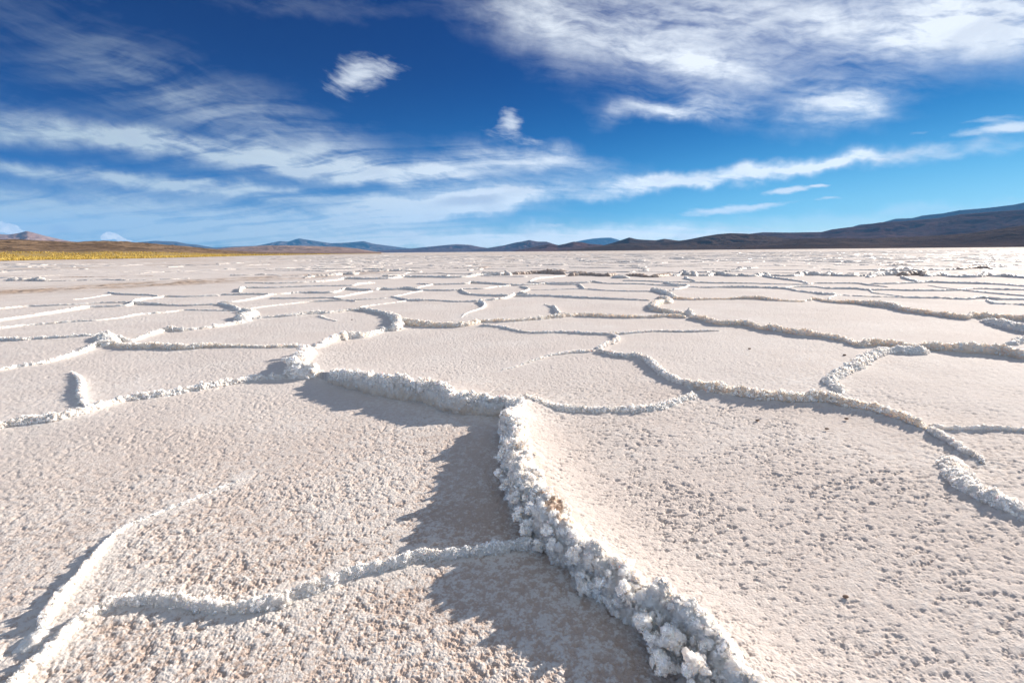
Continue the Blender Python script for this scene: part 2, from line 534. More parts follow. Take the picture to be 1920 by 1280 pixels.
rd('long low white ridge crossing the lower left, from the tall ridge to the corner', [(1015, 1012), (970, 1012), (930, 1018), (890, 1024), (850, 1030), (800, 1032), (750, 1046), (700, 1056), (650, 1068), (600, 1088), (560, 1102), (520, 1118), (480, 1126), (430, 1130), (380, 1128), (320, 1118), (270, 1115), (220, 1121), (185, 1134), (150, 1152), (110, 1190), (70, 1228), (30, 1265), (-20, 1315), (-80, 1380)], 0, hm=[.036, .036, .034, .032, .030, .030, .030, .030, .030, .032, .032, .032, .032, .030, .028, .028, .028, .028, .028, .028, .028, .029, .030, .030, .030], w=.019, lipL=.12, lipR=.12, jag=.22, crumbs=.7, **BIG)
rd('fading narrow ridge climbing across the lower left plate', [(78, 1175), (92, 1140), (125, 1100), (155, 1068), (180, 1038), (207, 1008), (240, 985), (285, 965), (335, 945), (395, 921), (455, 897)], 0, hm=[.024, .026, .026, .024, .022, .016, .010, .008, .006, .005, .003], lipL=0, lipR=.12, lw=.03, w=.010, jag=.3, crumbs=.9, **BIG)
rd('flat broken crust piece in the lower left corner', [(95, 1165), (70, 1188), (45, 1205), (20, 1222)], [10, 20, 20, 8], w=.03, **BIG)
MID = dict(crumbs=.3, group='salt ridges across the middle of the flat')
rd('snow-white crumbly ridge curving from the crystal knob up to the twin junction', [(584, 650), (609, 640), (630, 630), (661, 625), (682, 625), (713, 618), (744, 610)], [12, 13, 15, 15, 12, 9, 9], jag=.3, **{**MID, 'crumbs': .6})
rd('knobbly white lump at the twin junction left of centre', [(728, 586), (742, 593), (748, 602), (738, 612), (722, 616)], [9, 14, 16, 12, 6], w=.06, jag=.3, **{**MID, 'crumbs': .6})
rd('short white ridge running left from the twin junction', [(672, 577), (692, 579), (713, 583), (734, 588)], [8, 8, 9, 10], **MID)
rd('fat white ridge right of the twin junction', [(748, 597), (780, 601), (812, 605), (858, 606), (885, 602), (898, 598)], [13, 15, 12, 11, 12, 12], cream=1, w=.06, **MID)
rd('cream ridge stretching right from the fat white ridge, below a stub', [(895, 600), (947, 599), (989, 597), (1040, 591), (1060, 589), (1083, 587)], [9, 9, 8, 9, 9, 8], cream=1, **MID)
rd('tan ridge in the middle leading to the round boulder-like knob', [(1081, 588), (1125, 589), (1160, 591), (1200, 592), (1240, 590), (1255, 589), (1288, 592)], [8, 8, 8, 7, 8, 8, 7], cream=1, **MID)
rd('thin white ridge sagging across the centre plate', [(900, 608), (937, 611), (968, 618), (1000, 622), (1052, 621), (1104, 623), (1150, 624)], 6, **MID)
rd('straight thin ridge fading out right of the centre kink', [(1146, 624), (1171, 624), (1194, 622), (1234, 619.5), (1275, 620), (1317, 619), (1350, 618.5)], [5, 5, 4.5, 4, 3.5, 2.5, 1.5], **MID)
rd('zigzag white kink between two centre ridges', [(1148, 624), (1158, 633), (1150, 638), (1135, 643), (1120, 652)], [7, 8, 9, 9, 9], jag=.25, **{**MID, 'crumbs': .4})
rd('white ridge thickening from the centre kink down to the cream ridge', [(1120, 653), (1143, 659), (1165, 663), (1192, 664), (1212, 669), (1228, 683), (1245, 697), (1265, 707), (1288, 714), (1305, 722)], [9, 9, 9, 10, 12, 13, 14, 15, 16, 18], jag=.22, **{**MID, 'crumbs': .5})
rd('hair-thin ridge fading leftwards across the centre plate', [(1116, 656), (1072, 659), (1031, 665), (1010, 672), (989, 678), (965, 687), (940, 694)], [6, 5, 4.5, 4, 3.5, 2.5, 1.5], **MID)
rd('long bumpy tan ridge of translucent lumps reaching the right edge', [(1292, 590), (1320, 594), (1348, 602), (1370, 601), (1400, 603), (1425, 610), (1445, 610), (1473, 614), (1510, 620), (1540, 624), (1580, 633), (1614, 643), (1630, 637), (1666, 638), (1707, 645), (1749, 644), (1812, 646), (1874, 650), (1920, 660), (1990, 672)], [10, 12, 11, 13, 13, 12, 15, 17, 16, 15, 12, 11, 18, 18, 18, 20, 25, 25, 20, 18], cream=1, lipL=.25, jag=.22, w=.045, **MID)
rd('stubby white ridge bending down from the tan ridge to the cream one', [(1738, 650), (1714, 652), (1680, 652), (1650, 655), (1624, 666), (1604, 680), (1580, 692), (1556, 707), (1568, 722), (1578, 735)], [18, 18, 16, 16, 18, 18, 16, 16, 12, 10], w=.06, jag=.2, **MID)
rd('round white knob on the tan ridge like a small boulder', [(1283, 582), (1291, 580), (1299, 586)], [12, 16, 12], w=.07, jag=.1, **MID)
rd('toothed tan ridge crossing the upper right plates', [(1520, 557), (1562, 563), (1603, 564), (1645, 566), (1676, 570), (1697, 577), (1728, 581), (1780, 588), (1812, 591), (1824, 587), (1850, 589), (1874, 590), (1920, 593), (1990, 600)], [6, 7, 9, 13, 13, 11, 11, 11, 12, 14, 13, 13, 14, 13], cream=1, jag=.2, lipL=.25, **MID)
rd('humped white ridge slanting down to the right edge', [(1843, 597), (1864, 600), (1880, 600), (1905, 607), (1930, 612), (1990, 624)], [8, 13, 18, 19, 19, 18], w=.07, **MID)
rd('broken white slab beside a dark hollow at the right edge', [(1888, 643), (1900, 640), (1915, 634), (1940, 630)], [6, 9, 11, 11], w=.05, **MID)
rd('looping knobby ridge behind the round boulder-like knob', [(1234, 555), (1250, 557), (1254, 563), (1240, 563), (1226, 566), (1228, 574), (1240, 579), (1258, 581), (1280, 587)], [6, 8, 8, 9, 12, 11, 8, 8, 7], cream=1, w=.09, jag=.2, **MID)
rd('white ridge with a rounded head above the looping ridge', [(1222, 540), (1232, 542), (1245, 545), (1257, 550), (1267, 556)], [8, 8, 8, 8, 7], w=.07, **MID)
rd('long tan ridge running right from the rounded white head', [(1261, 556), (1296, 559), (1348, 559), (1375, 558), (1390, 556), (1425, 556), (1445, 559), (1473, 562), (1505, 564), (1523, 559)], [7, 5, 4, 5, 7, 8, 7, 5, 3, 6], cream=1, **MID)
rd('white knob of salt at the left junction with a dark shadow', [(455, 579), (466, 580), (472, 584), (462, 587), (453, 590), (458, 597), (465, 600)], [8, 10, 10, 12, 12, 9, 6], w=.11, jag=.25, **MID)
rd('white ridge running right from the left knob to a fork', [(467, 596), (515, 592), (542, 589), (567, 586), (597, 584), (615, 584), (645, 581), (672, 578)], [6, 6, 8, 9, 8, 7, 6, 7], **MID)
rd('tiny tail of salt trailing off below the forked ridge', [(597, 591), (613, 597), (632, 602)], [4, 3, 1.5], **MID)
rd('scalloped white ridge hooking round from the left knob', [(459, 600), (432, 605), (401, 610), (370, 614), (344, 615), (323, 613), (302, 617), (271, 628), (250, 636), (233, 636), (221, 627)], [8, 7, 7, 7, 9, 12, 10, 8, 7, 8, 12], jag=.2, **MID)
rd('white ridge from the left edge into the spiky junction', [(-80, 638), (0, 634), (42, 634), (67, 632), (104, 631), (129, 630), (150, 627), (177, 627), (195, 622)], [7, 7, 7, 7, 6, 6, 8, 6, 6], lipL=.4, lw=.2, **MID)
rd('spiky white junction of four ridges at the left', [(194, 624), (200, 630), (208, 634), (198, 641), (186, 645)], [12, 14, 14, 14, 10], w=.10, jag=.35, **MID)
rd('white ridge slanting from the spiky junction to the left edge', [(192, 638), (173, 647), (156, 655), (125, 665), (94, 674), (60, 681), (30, 685), (0, 690), (-80, 702)], [10, 10, 10, 9, 9, 8, 8, 9, 9], jag=.2, **{**MID, 'crumbs': .3})
rd('smooth sagging ridge with tan underside between spiky junction and crystal knob', [(205, 638), (225, 644), (260, 645), (302, 645), (344, 647), (400, 645), (450, 647), (500, 648), (540, 647), (574, 647)], [12, 12, 13, 13, 12, 10, 7, 7, 7, 7], cream=1, w=.05, **MID)
BACK = dict(group='low salt ridges farther out on the flat')
rd('low ridge starting at the left edge above a longer parallel one', [(-60, 582), (0, 577), (52, 573), (77, 572), (125, 570), (177, 567), (198, 566), (240, 565)], 4, **BACK)
rd('long white ridge climbing from the left edge past the bare tan strip', [(-60, 608), (0, 598), (58, 590), (104, 583), (146, 576), (167, 573), (198, 573), (240, 570), (250, 563), (262, 560), (292, 557), (312, 554), (354, 555), (411, 552)], [6, 6, 6, 6, 7, 7, 5, 6, 7, 6, 4, 4, 4, 5], **BACK)
rd('straight ridge with a swollen left end below the bare tan strip', [(248, 565), (262, 566), (290, 568), (312, 570), (354, 571), (407, 569)], [8, 7, 6, 4, 4, 4], **BACK)
rd('long thin ridge above the scalloped hook, from the left edge', [(-60, 620), (0, 613), (42, 609), (94, 605), (144, 601), (187, 599), (229, 594), (262, 588), (312, 584), (350, 580.5), (400, 581), (438, 582)], [6, 6, 5, 5, 6, 5, 5, 5, 4, 3.5, 3.5, 3], **BACK)
rd('short dark-shadowed ridge just in front of the bare tan strip', [(202, 547), (229, 550), (281, 552), (296, 554)], 3.5, **BACK)
rd('faint thin line of salt left of the short dark-shadowed ridge', [(135, 561), (167, 558), (208, 551)], 2, **BACK)
rd('stout white ridge dropping to the left knob', [(407, 567), (426, 570), (438, 574), (449, 579)], [5, 7, 8, 8], **BACK)
rd('ridge climbing right from the stout one towards the twin mounds', [(411, 566), (442, 564), (474, 559), (505, 552), (526, 550), (567, 547), (620, 547), (640, 543)], 4, **BACK)
rd('thicker piece of ridge with a flat top left of the centre', [(640, 541), (651, 539), (672, 541), (699, 542)], [5, 6, 5, 4], **BACK)
rd('low ridge joining the climbing ridge from the left', [(413, 551), (463, 550), (505, 550)], 4, **BACK)
rd('ridge beginning at a white corner with a small shadow, left of centre', [(449, 544), (455, 538), (505, 538), (567, 536), (615, 535), (661, 534), (672, 531), (703, 529)], [6, 5, 3, 3, 3, 3, 4, 3], **BACK)
rd('jagged back ridge behind the left half of the plates', [(457, 530), (484, 530), (526, 530), (588, 527), (630, 524), (647, 520), (682, 521), (703, 521), (734, 520), (759, 517), (808, 517.5), (843, 518.5), (875, 517.5), (895, 514), (916, 513), (945, 513)], [2, 2, 2.5, 3, 3, 5, 4, 4, 4, 5, 4, 4, 4, 5, 5, 5], **BACK)
rd('very thin double line of salt left of the twin junction', [(505, 558), (567, 558), (620, 557), (640, 560), (667, 564)], 3, **BACK)
rd('thin ridge leading from the left knob to the dark-ended fork', [(466, 578), (495, 574), (542, 568.5), (588, 564), (640, 562), (692, 560), (728, 558)], 3.2, **BACK)
rd('thin ridge tying the flat-topped piece to the double line', [(622, 557), (651, 553), (672, 549), (699, 544.5)], 3.2, **BACK)
rd('thin ridge just behind the short white one at the twin junction', [(672, 576), (692, 572), (734, 567), (762, 563)], 3.5, **BACK)
rd('dark-ended ridge left of centre running on to a small hook', [(732, 555), (745, 557), (765, 561), (787, 561), (812, 562), (854, 564), (897, 563)], [4, 4, 5, 6, 4, 4, 5], **BACK)
rd('thin link from the dark-ended ridge up to the paired humps', [(734, 556), (755, 552), (772, 548), (793, 544)], 3.2, **BACK)
rd('ridge of paired humps left of centre', [(703, 541), (717, 539), (735, 541), (761, 538), (780, 541), (791, 542.5), (843, 543), (866, 541.5)], [5, 6, 4, 7, 5, 4, 4, 4], **BACK)
rd('short slanting link behind the paired humps', [(764, 538), (781, 538), (797, 535), (812, 532)], 3.2, **BACK)
rd('curved ridge with a dark left end near the centre', [(864, 541), (870, 546), (880, 550), (895, 551), (922, 552), (954, 552), (964, 549)], [5, 5, 4, 4, 5, 5, 5], **BACK)
rd('thin ridge rising behind the curved dark-ended one', [(866, 541), (906, 540), (927, 537), (958, 534)], 3, **BACK)
rd('white link between the curved ridge and the small hook', [(964, 550), (955, 554), (947, 557), (927, 560), (910, 561), (897, 561)], [6, 5, 5, 4, 4, 6], **BACK)
rd('small hooked tail of salt hanging down left of centre', [(899, 562), (908, 568), (905, 575), (893, 580), (877, 585), (864, 595)], [7, 7, 6, 4, 4, 2], **BACK)
rd('long level ridge from the centre to below the rounded head', [(966, 552), (993, 552), (1020, 553), (1072, 555), (1114, 557), (1160, 559), (1219, 562)], [5, 6, 4.5, 4.5, 4, 4, 3], **BACK)
rd('small s-shaped squiggle of salt in the centre', [(975, 536), (991, 540), (985, 544), (975, 547), (990, 550)], 4, **BACK)
rd('level tan ridge at the centre behind the squiggle', [(781, 531), (812, 532), (843, 531.5), (875, 530), (883, 527.5), (906, 529), (937, 531), (968, 533), (1000, 532), (1022, 530)], [3, 3, 3, 4, 5, 4.5, 4, 4, 3.5, 4], **BACK)
rd('short ridge with a bent white end right of the squiggle', [(1022, 530), (1052, 532), (1083, 532), (1089, 535), (1095, 540)], [4, 3, 3.5, 5, 4], **BACK)
rd('thin back ridge running right from a white bump beyond the centre', [(989, 528), (1020, 529), (1072, 529), (1100, 528.5), (1114, 527), (1140, 530.5), (1202, 531.5), (1240, 534), (1275, 536)], [3, 2.5, 2.5, 3, 4, 2.5, 2.5, 3, 3], **BACK)
rd('small white crest slanting over the thin back ridge', [(993, 527), (1003, 522), (1012, 520), (1040, 518), (1060, 516)], [3, 4, 5, 3, 3], **BACK)
rd('fine line of salt leading right to the rounded white head', [(995, 543.5), (1031, 542.5), (1093, 541), (1135, 543.5), (1182, 545), (1223, 545)], [1.5, 2, 3, 3, 3, 3], **BACK)
rd('stub of salt standing alone above the cream centre ridge', [(1020, 570), (1030, 573), (1040, 574), (1044, 580), (1052, 587), (1066, 589)], [3, 3, 6, 8, 6, 5], jag=.2, **BACK)
rd('hooked white ridge behind the rounded head', [(1244, 528), (1265, 532), (1290, 534), (1275, 540), (1255, 542.5)], 4.5, **BACK)
rd('long ridge with one swollen stretch, right of the hooked white one', [(1290, 537), (1327, 538), (1380, 536), (1411, 537), (1469, 539), (1494, 544), (1520, 547), (1545, 549), (1572, 551)], [3, 3, 5, 4, 4, 4, 4, 6, 3], **BACK)
rd('very long thin line of salt below the dark clods at the right', [(1167, 525), (1213, 526), (1244, 527.5), (1286, 528), (1338, 529), (1400, 530), (1463, 532), (1515, 532.5), (1523, 530)], 2.5, **BACK)
rd('short white link from the back row to the very long thin line', [(1284, 518.5), (1290, 522), (1304, 526)], [5, 4, 2.5], **BACK)
rd('slanting thin ridge from the back row down to the right', [(1430, 515), (1452, 519.5), (1494, 525), (1515, 530)], [5, 4, 3, 3], **BACK)
rd('long level ridge crossing the right half to the edge', [(1471, 539), (1490, 537), (1527, 537), (1551, 539), (1603, 539.5), (1628, 542), (1666, 542), (1707, 543), (1770, 543), (1805, 542), (1832, 540), (1874, 541), (1920, 542), (1990, 543)], [4, 3, 3, 4, 4, 4, 3.5, 4, 4, 4, 3, 3.5, 3.5, 3.5], **BACK)
rd('thin line of salt splitting near the upper right', [(1526, 530), (1603, 530), (1628, 533), (1665, 537)], [2.5, 3, 3, 2], **BACK)
rd('upper right ridge with a white bump near its middle', [(1630, 531), (1666, 530.5), (1718, 529), (1743, 526.5), (1780, 528.5), (1843, 530), (1916, 535), (1990, 541)], [2.5, 3, 3.5, 5, 3.5, 4, 3.5, 3.5], **BACK)
rd('thick white link from the back row to the bumped upper right ridge', [(1691, 518), (1707, 523), (1725, 528)], [6, 5, 3], **BACK)
rd('thin crooked line dropping from the long level right ridge', [(1630, 542.5), (1639, 548), (1666, 552), (1700, 556)], 3, **BACK)
rd('level tan ridge above the toothed one at the right', [(1578, 553), (1624, 555), (1666, 556), (1718, 556.5), (1760, 557), (1812, 559), (1843, 556), (1874, 559), (1920, 560), (1990, 562)], [2.5, 3, 3, 4, 4, 4.5, 6, 5.5, 5, 5], **BACK)
rd('white ridge peeling off the level tan one near the right edge', [(1850, 561), (1858, 566), (1874, 568), (1920, 570), (1990, 574)], [5, 5, 4, 4, 4], **BACK)
rd('thin ridge diverging below the long level right ridge', [(1805, 543), (1853, 547.5), (1920, 553), (1990, 559)], 3.5, **BACK)
rd('tiny white link at the toothed ridge', [(1553, 559), (1562, 555), (1576, 552)], 4, **BACK)
rd('hairline of salt crossing a bare plate near the upper right', [(1739, 534), (1770, 539), (1801, 542)], 1.8, **BACK)
ROW = dict(group='rough row of upturned crust far out', far=1, w=.15, jag=.28)
rd('low white hump at the left end of the rough back row', [(935, 512), (947, 509), (955, 512)], 7, **ROW)
rd('dark brown crust heap left of the centre of the back row', [(960, 512), (989, 510), (1010, 508), (1037, 507), (1060, 511)], [5, 6, 8, 10, 6], brown=1, **ROW)
rd('second brown crust heap of the back row, lower than its neighbour', [(1066, 513), (1090, 512), (1114, 513), (1135, 514), (1158, 513)], [7, 7, 6, 6, 5], brown=1, **ROW)
rd('white ball of salt in front of the back row', [(1158, 518), (1163, 516), (1169, 518)], 6, w=.25, group=ROW['group'], far=1)
rd('dark flat crust stretch of the back row beside the white ball', [(1170, 515), (1198, 514), (1215, 517), (1235, 515), (1257, 513)], [4, 6, 4, 6, 4], brown=1, **ROW)
rd('pair of grey upturned slabs in the back row', [(1262, 515), (1275, 512), (1282, 508), (1290, 512), (1297, 509), (1305, 515)], [4, 6, 10, 7, 9, 5], **ROW)
rd('arched slab of crust like a small bridge in the back row', [(1305, 515), (1325, 514), (1338, 510), (1348, 510), (1360, 514)], [4, 5, 9, 9, 5], **ROW)
rd('long white hummocky stretch of the back row', [(1358, 513), (1370, 515), (1385, 514), (1410, 516), (1432, 511), (1440, 514)], [6, 5, 6, 4, 9, 5], **ROW)
rd('grey and tan stretch of crust right of the white hummocks', [(1442, 515), (1475, 516), (1494, 514), (1505, 511), (1540, 512)], [4, 4, 6, 8, 7], **ROW)
rd('stretch of the back row with one pointed tan slab', [(1540, 513), (1550, 514), (1556, 510), (1563, 513), (1580, 515), (1624, 515)], [5, 5, 9, 6, 5, 4], **ROW)
rd('big tilted tan slab in the back row at the right', [(1628, 518), (1640, 512), (1655, 510), (1682, 510), (1690, 512)], [4, 9, 10, 9, 6], **ROW)
rd('brown lump beside the big tilted slab', [(1690, 512), (1710, 510), (1730, 511), (1737, 515)], [8, 9, 8, 5], brown=1, **ROW)
rd('right end of the back row running out of the picture', [(1737, 516), (1766, 512), (1778, 516), (1800, 517), (1830, 515), (1850, 512), (1868, 516), (1885, 515), (1925, 518), (1990, 521)], [4, 7, 4, 5, 7, 8, 5, 7, 6, 5], **ROW)
rd('tan hump beyond the back row', [(1677, 504), (1697, 501), (1712, 505), (1749, 504.5), (1791, 504)], [3, 5, 3, 3, 3], **ROW)
rd('dark brown hump farthest out at the right', [(1797, 503), (1815, 501), (1832, 499), (1853, 501), (1858, 504)], [4, 5, 6, 5, 2], brown=1, **ROW)
rd('small dark clod on top of the flat before the tilted slab', [(1643, 505), (1650, 503), (1656, 505)], 4, **ROW)


def catmull(pts, n):
    p = np.asarray(pts, float)
    p = np.vstack([2 * p[0] - p[1], p, 2 * p[-1] - p[-2]])
    out = []
    for i in range(1, len(p) - 2):
        t = np.linspace(0, 1, n, endpoint=False)[:, None]
        a, b, c, d = p[i - 1], p[i], p[i + 1], p[i + 2]
        out.append(0.5 * ((2 * b) + (-a + c) * t + (2 * a - 5 * b + 4 * c - d) * t ** 2 + (-a + 3 * b - 3 * c + d) * t ** 3))
    out.append(p[-2][None])
    return np.vstack(out)


def resample(p, ds_fn):
    """p (N,k), first two columns are x, y; spacing grows with the distance from the viewer"""
    seg = np.hypot(np.diff(p[:, 0]), np.diff(p[:, 1]))
    s = np.concatenate([[0], np.cumsum(seg)])
    t = [0.0]
    while t[-1] < s[-1]:
        x = np.interp(t[-1], s, p[:, 0])
        y = np.interp(t[-1], s, p[:, 1])
        t.append(t[-1] + ds_fn(math.hypot(x, y)))
    t = np.array(t[:-1] + [s[-1]]) if len(t) > 2 else np.linspace(0, s[-1], 6)
    return np.stack([np.interp(t, s, p[:, k]) for k in range(p.shape[1])], 1), t


def ratio(x, y):
    d = ray(x, y)
    return -d.z / d.y


def height_from_band(x, y, t):
    rc, rf = max(ratio(x, y), 1e-3), max(ratio(x, y + t), 1.2e-3)
    lo, hi = 0.0, 0.6
    for _ in range(30):
        h = (lo + hi) / 2
        Y = (1 - h) / rc - 0.5 * h
        if Y <= 0 or 1 / Y > rf:
            hi = h
        else:
            lo = h
    return lo


RIDGES = []
for ri, (label, pts, t, o) in enumerate(T):
    n = len(pts)
    if 'hm' in o:
        hs = list(o['hm'])
    else:
        ts = t if isinstance(t, (list, tuple)) else [t] * n
        hs = [height_from_band(x, y, tt * 0.76) for (x, y), tt in zip(pts, ts)]
    g = []
    for (x, y), h in zip(pts, hs):
        gx, gy = ground_at(x, y, h * 0.9)
        g.append((gx, gy, h))
    # ridges that run out of the picture go on beyond its edge
    for end in (0, -1):
        if pts[end][0] > 1935 or pts[end][0] < -15:
            a, b = (g[0], g[1]) if end == 0 else (g[-1], g[-2])
            dx, dy = a[0] - b[0], a[1] - b[1]
            k = min(0.45 * math.hypot(a[0], a[1]), 5.0) / math.hypot(dx, dy)
            bend = 0.25 * math.sin(ri * 2.1)
            e1 = (a[0] + dx * k * .5, a[1] + dy * k * .5 + bend * k * .15 * dx, a[2])
            e2 = (a[0] + dx * k, a[1] + dy * k + bend * k * .5 * dx, a[2] * .8)
            g = [e2, e1] + g if end == 0 else g + [e1, e2]
    g = catmull(g, 10)
    RIDGES.append(dict(label=label, line=g, o=o, seed=ri * 13 + 1, hmax=max(hs)))

# ------------------------------------------------------------------ ground sheet
LIPS = []
for r_ in RIDGES:
    o = r_['o']
    if r_['line'][:, 1].min() > 12 or r_['hmax'] < 0.012:
        continue
    LIPS.append((r_['line'], o.get('lipL', 0.28), o.get('lipR', 0.28), o.get('lw', 0.055)))


def lips(x, y):
    z = np.zeros(x.shape, np.float32)
    near = np.full(x.shape, 9.0, np.float32)
    for line, lL, lR, lw in LIPS:
        reach = lw * 4.5
        m = (x > line[:, 0].min() - reach) & (x < line[:, 0].max() + reach) & (y > line[:, 1].min() - reach) & (y < line[:, 1].max() + reach)
        idx = np.nonzero(m)[0]
        if not len(idx):
            continue
        px, py = x[idx], y[idx]
        best = np.full(len(idx), 1e9)
        sgn = np.zeros(len(idx))
        hh = np.zeros(len(idx))
        L = line[::2] if len(line) > 30 else line
        L = np.vstack([L, line[-1:]])
        for a, b in zip(L[:-1], L[1:]):
            d = b - a
            l2 = d[0] ** 2 + d[1] ** 2
            if l2 < 1e-12:
                continue
            u = np.clip(((px - a[0]) * d[0] + (py - a[1]) * d[1]) / l2, 0, 1)
            dx = px - a[0] - u * d[0]
            dy = py - a[1] - u * d[1]
            dd = dx * dx + dy * dy
            k = dd < best
            best[k] = dd[k]
            sgn[k] = (d[0] * dy - d[1] * dx)[k]
            hh[k] = (a[2] + u * d[2])[k]
        dist = np.sqrt(best)
        lip = np.where(sgn > 0, lL, lR) * hh * np.exp(-(dist / lw) ** 1.25)
        z[idx] = np.maximum(z[idx], lip)
        near[idx] = np.minimum(near[idx], dist)
    return z, near


def build_ground():
    # rings round the viewer's foot point, finely spaced where the photograph resolves the crust
    phi = np.concatenate([np.linspace(R(86), R(52), 12, endpoint=False), np.linspace(R(52), R(3.0), 1150, endpoint=False), np.linspace(R(3.0), R(0.12), 230, endpoint=False)])
    rr = CAM_H / np.tan(phi)
    rr = np.concatenate([[0.01], rr, [600, 900, 1500, 2600, 4500, 8000, 14000, 26000]])
    azf = np.linspace(R(-72), R(72), 1870)
    azc = np.linspace(R(72), R(288), 90)[1:-1]
    az = np.concatenate([azf, azc])
    Rr, A = np.meshgrid(rr, az, indexing='ij')
    x = (Rr * np.sin(A)).ravel()
    y = (Rr * np.cos(A)).ravel()
    d = Rr.ravel()
    z = np.zeros_like(x)
    z += 0.012 * fbm2(x * 0.8, y * 0.8, 3, seed=3) * np.clip(d / 3, 0.3, 1)
    crust = np.full(x.shape, 0.5, np.float32)
    nearm = d < 14
    xi, yi, di = x[nearm], y[nearm], d[nearm]
    lz, nd = lips(xi, yi)
    zz = lz.astype(np.float64)
    # the big plate on the right is smoother, with small pits; the left plates are coarser and granular
    right = np.clip((xi + 0.06 - 0.23 * (2.7 - yi) * (yi < 2.7)) / 0.07 + 0.3, 0, 1) * (yi < 3.4)
    grow = np.clip((di - 1.2) / 3.0, 0, 1)
    f0 = fbm2(xi * 45, yi * 45, 2, seed=4)
    k1 = knobs2(xi / 0.013 + 0.5 * f0, yi / 0.013 + 0.5 * f0, 5)
    k2 = knobs2(xi / 0.0075 + 5, yi / 0.0075, 9)
    patch = fbm2(xi * 3.1, yi * 3.1, 3, seed=21)
    f1 = fbm2(xi * 48, yi * 48, 4, 0.65, seed=31)
    # on the right the crust is combed in one direction
    ca, sa = math.cos(R(-28)), math.sin(R(-28))
    u_, v_ = xi * ca - yi * sa, xi * sa + yi * ca
    f2 = fbm2(u_ * 30, v_ * 62, 4, 0.65, seed=41)
    left_rel = 0.0014 * k1 + 0.0012 * k2 + 0.0036 * f1
    right_rel = 0.0048 * f2 + 0.0016 * k2 + 0.0015 * f1
    amp = (0.45 + 1.0 * np.clip(patch + 0.3, 0, 1)) * (1 - 0.35 * grow)
    rel = (left_rel * (1 - right) + right_rel * right) * amp
    wx_ = 0.02 * fbm2(xi * 30, yi * 30, 2, seed=79)
    rel = rel + (0.007 * fbm2(xi * 22, yi * 22, 4, 0.6, seed=88) + 0.004 * k1) * np.exp(-(nd / 0.14) ** 1.5) * right
    pit = np.clip(knobs2((u_ + wx_) / 0.062 + 3, (v_ + wx_) / 0.030, 77) - 0.90, 0, 1) * 10
    pit = pit * (vnoise2(xi * 14, yi * 14, 78) > 0.1) * (0.3 + 0.7 * right)
    rel -= 0.0022 * pit + 0.017 * np.clip(-f2 - 0.16, 0, 1) * right * amp + 0.006 * np.clip(-f1 - 0.12, 0, 1) * (1 - right)
    zz += rel
    z[nearm] += zz
    cr = 0.45 + (k1 - 0.45) * 0.35 * (1 - right) + f1 * 0.60 * (1 - right) + f2 * 0.5 * right + 0.35 * np.clip(fbm2(xi * 1.7, yi * 1.7, 3, seed=51), -1, 1)
    cr = cr - 0.9 * pit + 0.45 * np.exp(-(nd / 0.06) ** 1.5)
    crust[nearm] = np.clip(cr, 0, 1)
    # farther out the flat grows rough: low hummocks and broken crust
    fm = d > 9
    xf, yf, df = x[fm], y[fm], d[fm]
    rough = np.clip((df - 17) / 14, 0, 1)
    hum = fbm2(xf * 0.9, yf * 0.9, 5, 0.6, seed=61)
    big = fbm2(xf * 0.16, yf * 0.16, 3, seed=62)
    z[fm] += rough * (0.022 * np.clip(hum + 0.05, 0, 1) + 0.010 * hum * (big > 0)) * np.clip(1.2 + big, 0.3, 1.8)
    dirt = np.zeros_like(x)
    dm = fbm2(xf * 0.35 + 9, yf * 0.35, 5, 0.62, seed=71)
    dd_ = np.clip((dm - 0.18) * 4, 0, 1) * np.clip((df - 22) / 30, 0, 1) * 0.45
    # a strip of bare sandy ground across the left
    e = np.exp(-(((yf - 14.8 - 1.5 * (xf + 14)) / 3.2) ** 2)) * np.clip((-xf - 5.5) / 2.5, 0, 1) * np.clip(0.8 + 1.5 * fbm2(xf * 1.1, yf * 1.1, 4, 0.6, seed=73), 0, 1)
    dirt[fm] = np.clip(dd_ + e * 0.95 + 0.20 * np.clip((df - 40) / 60, 0, 1) * (1 + dm), 0, 0.85)
    z[fm] += 0.05 * e * fbm2(xf * 3, yf * 3, 3, 0.6, seed=74)
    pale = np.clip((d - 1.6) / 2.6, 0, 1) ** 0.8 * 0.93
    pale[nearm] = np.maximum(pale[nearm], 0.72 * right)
    verts = np.stack([x, y, z], 1)
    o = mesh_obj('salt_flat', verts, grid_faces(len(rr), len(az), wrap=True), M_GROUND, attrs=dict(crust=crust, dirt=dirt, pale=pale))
    tag(o, kind='structure')
    o.name = 'ground'
    return o


build_ground()

# ------------------------------------------------------------------ ridges as meshes
_ib = bmesh.new()
bmesh.ops.create_icosphere(_ib, subdivisions=1, radius=1.0)
ICO_V = np.array([v.co[:] for v in _ib.verts])
ICO_F = np.array([[v.index for v in f.verts] for f in _ib.faces])
_ib.free()


def crumbs_mesh(centers, radii, rs):
    n = len(centers)
    V = np.repeat(ICO_V[None], n, 0)
    V = V * (1 + rs.uniform(-0.48, 0.48, (n, len(ICO_V), 1)))
    V = V * rs.uniform(0.65, 1.25, (n, 1, 3))
    a = rs.uniform(0, 2 * math.pi, n)
    c, s_ = np.cos(a), np.sin(a)
    x = V[:, :, 0] * c[:, None] - V[:, :, 1] * s_[:, None]
    y = V[:, :, 0] * s_[:, None] + V[:, :, 1] * c[:, None]
    V = np.stack([x, y, V[:, :, 2]], 2) * radii[:, None, None] + centers[:, None, :]
    Fc = ICO_F[None] + (np.arange(n) * len(ICO_V))[:, None, None]
    return V.reshape(-1, 3), Fc.reshape(-1, 3)


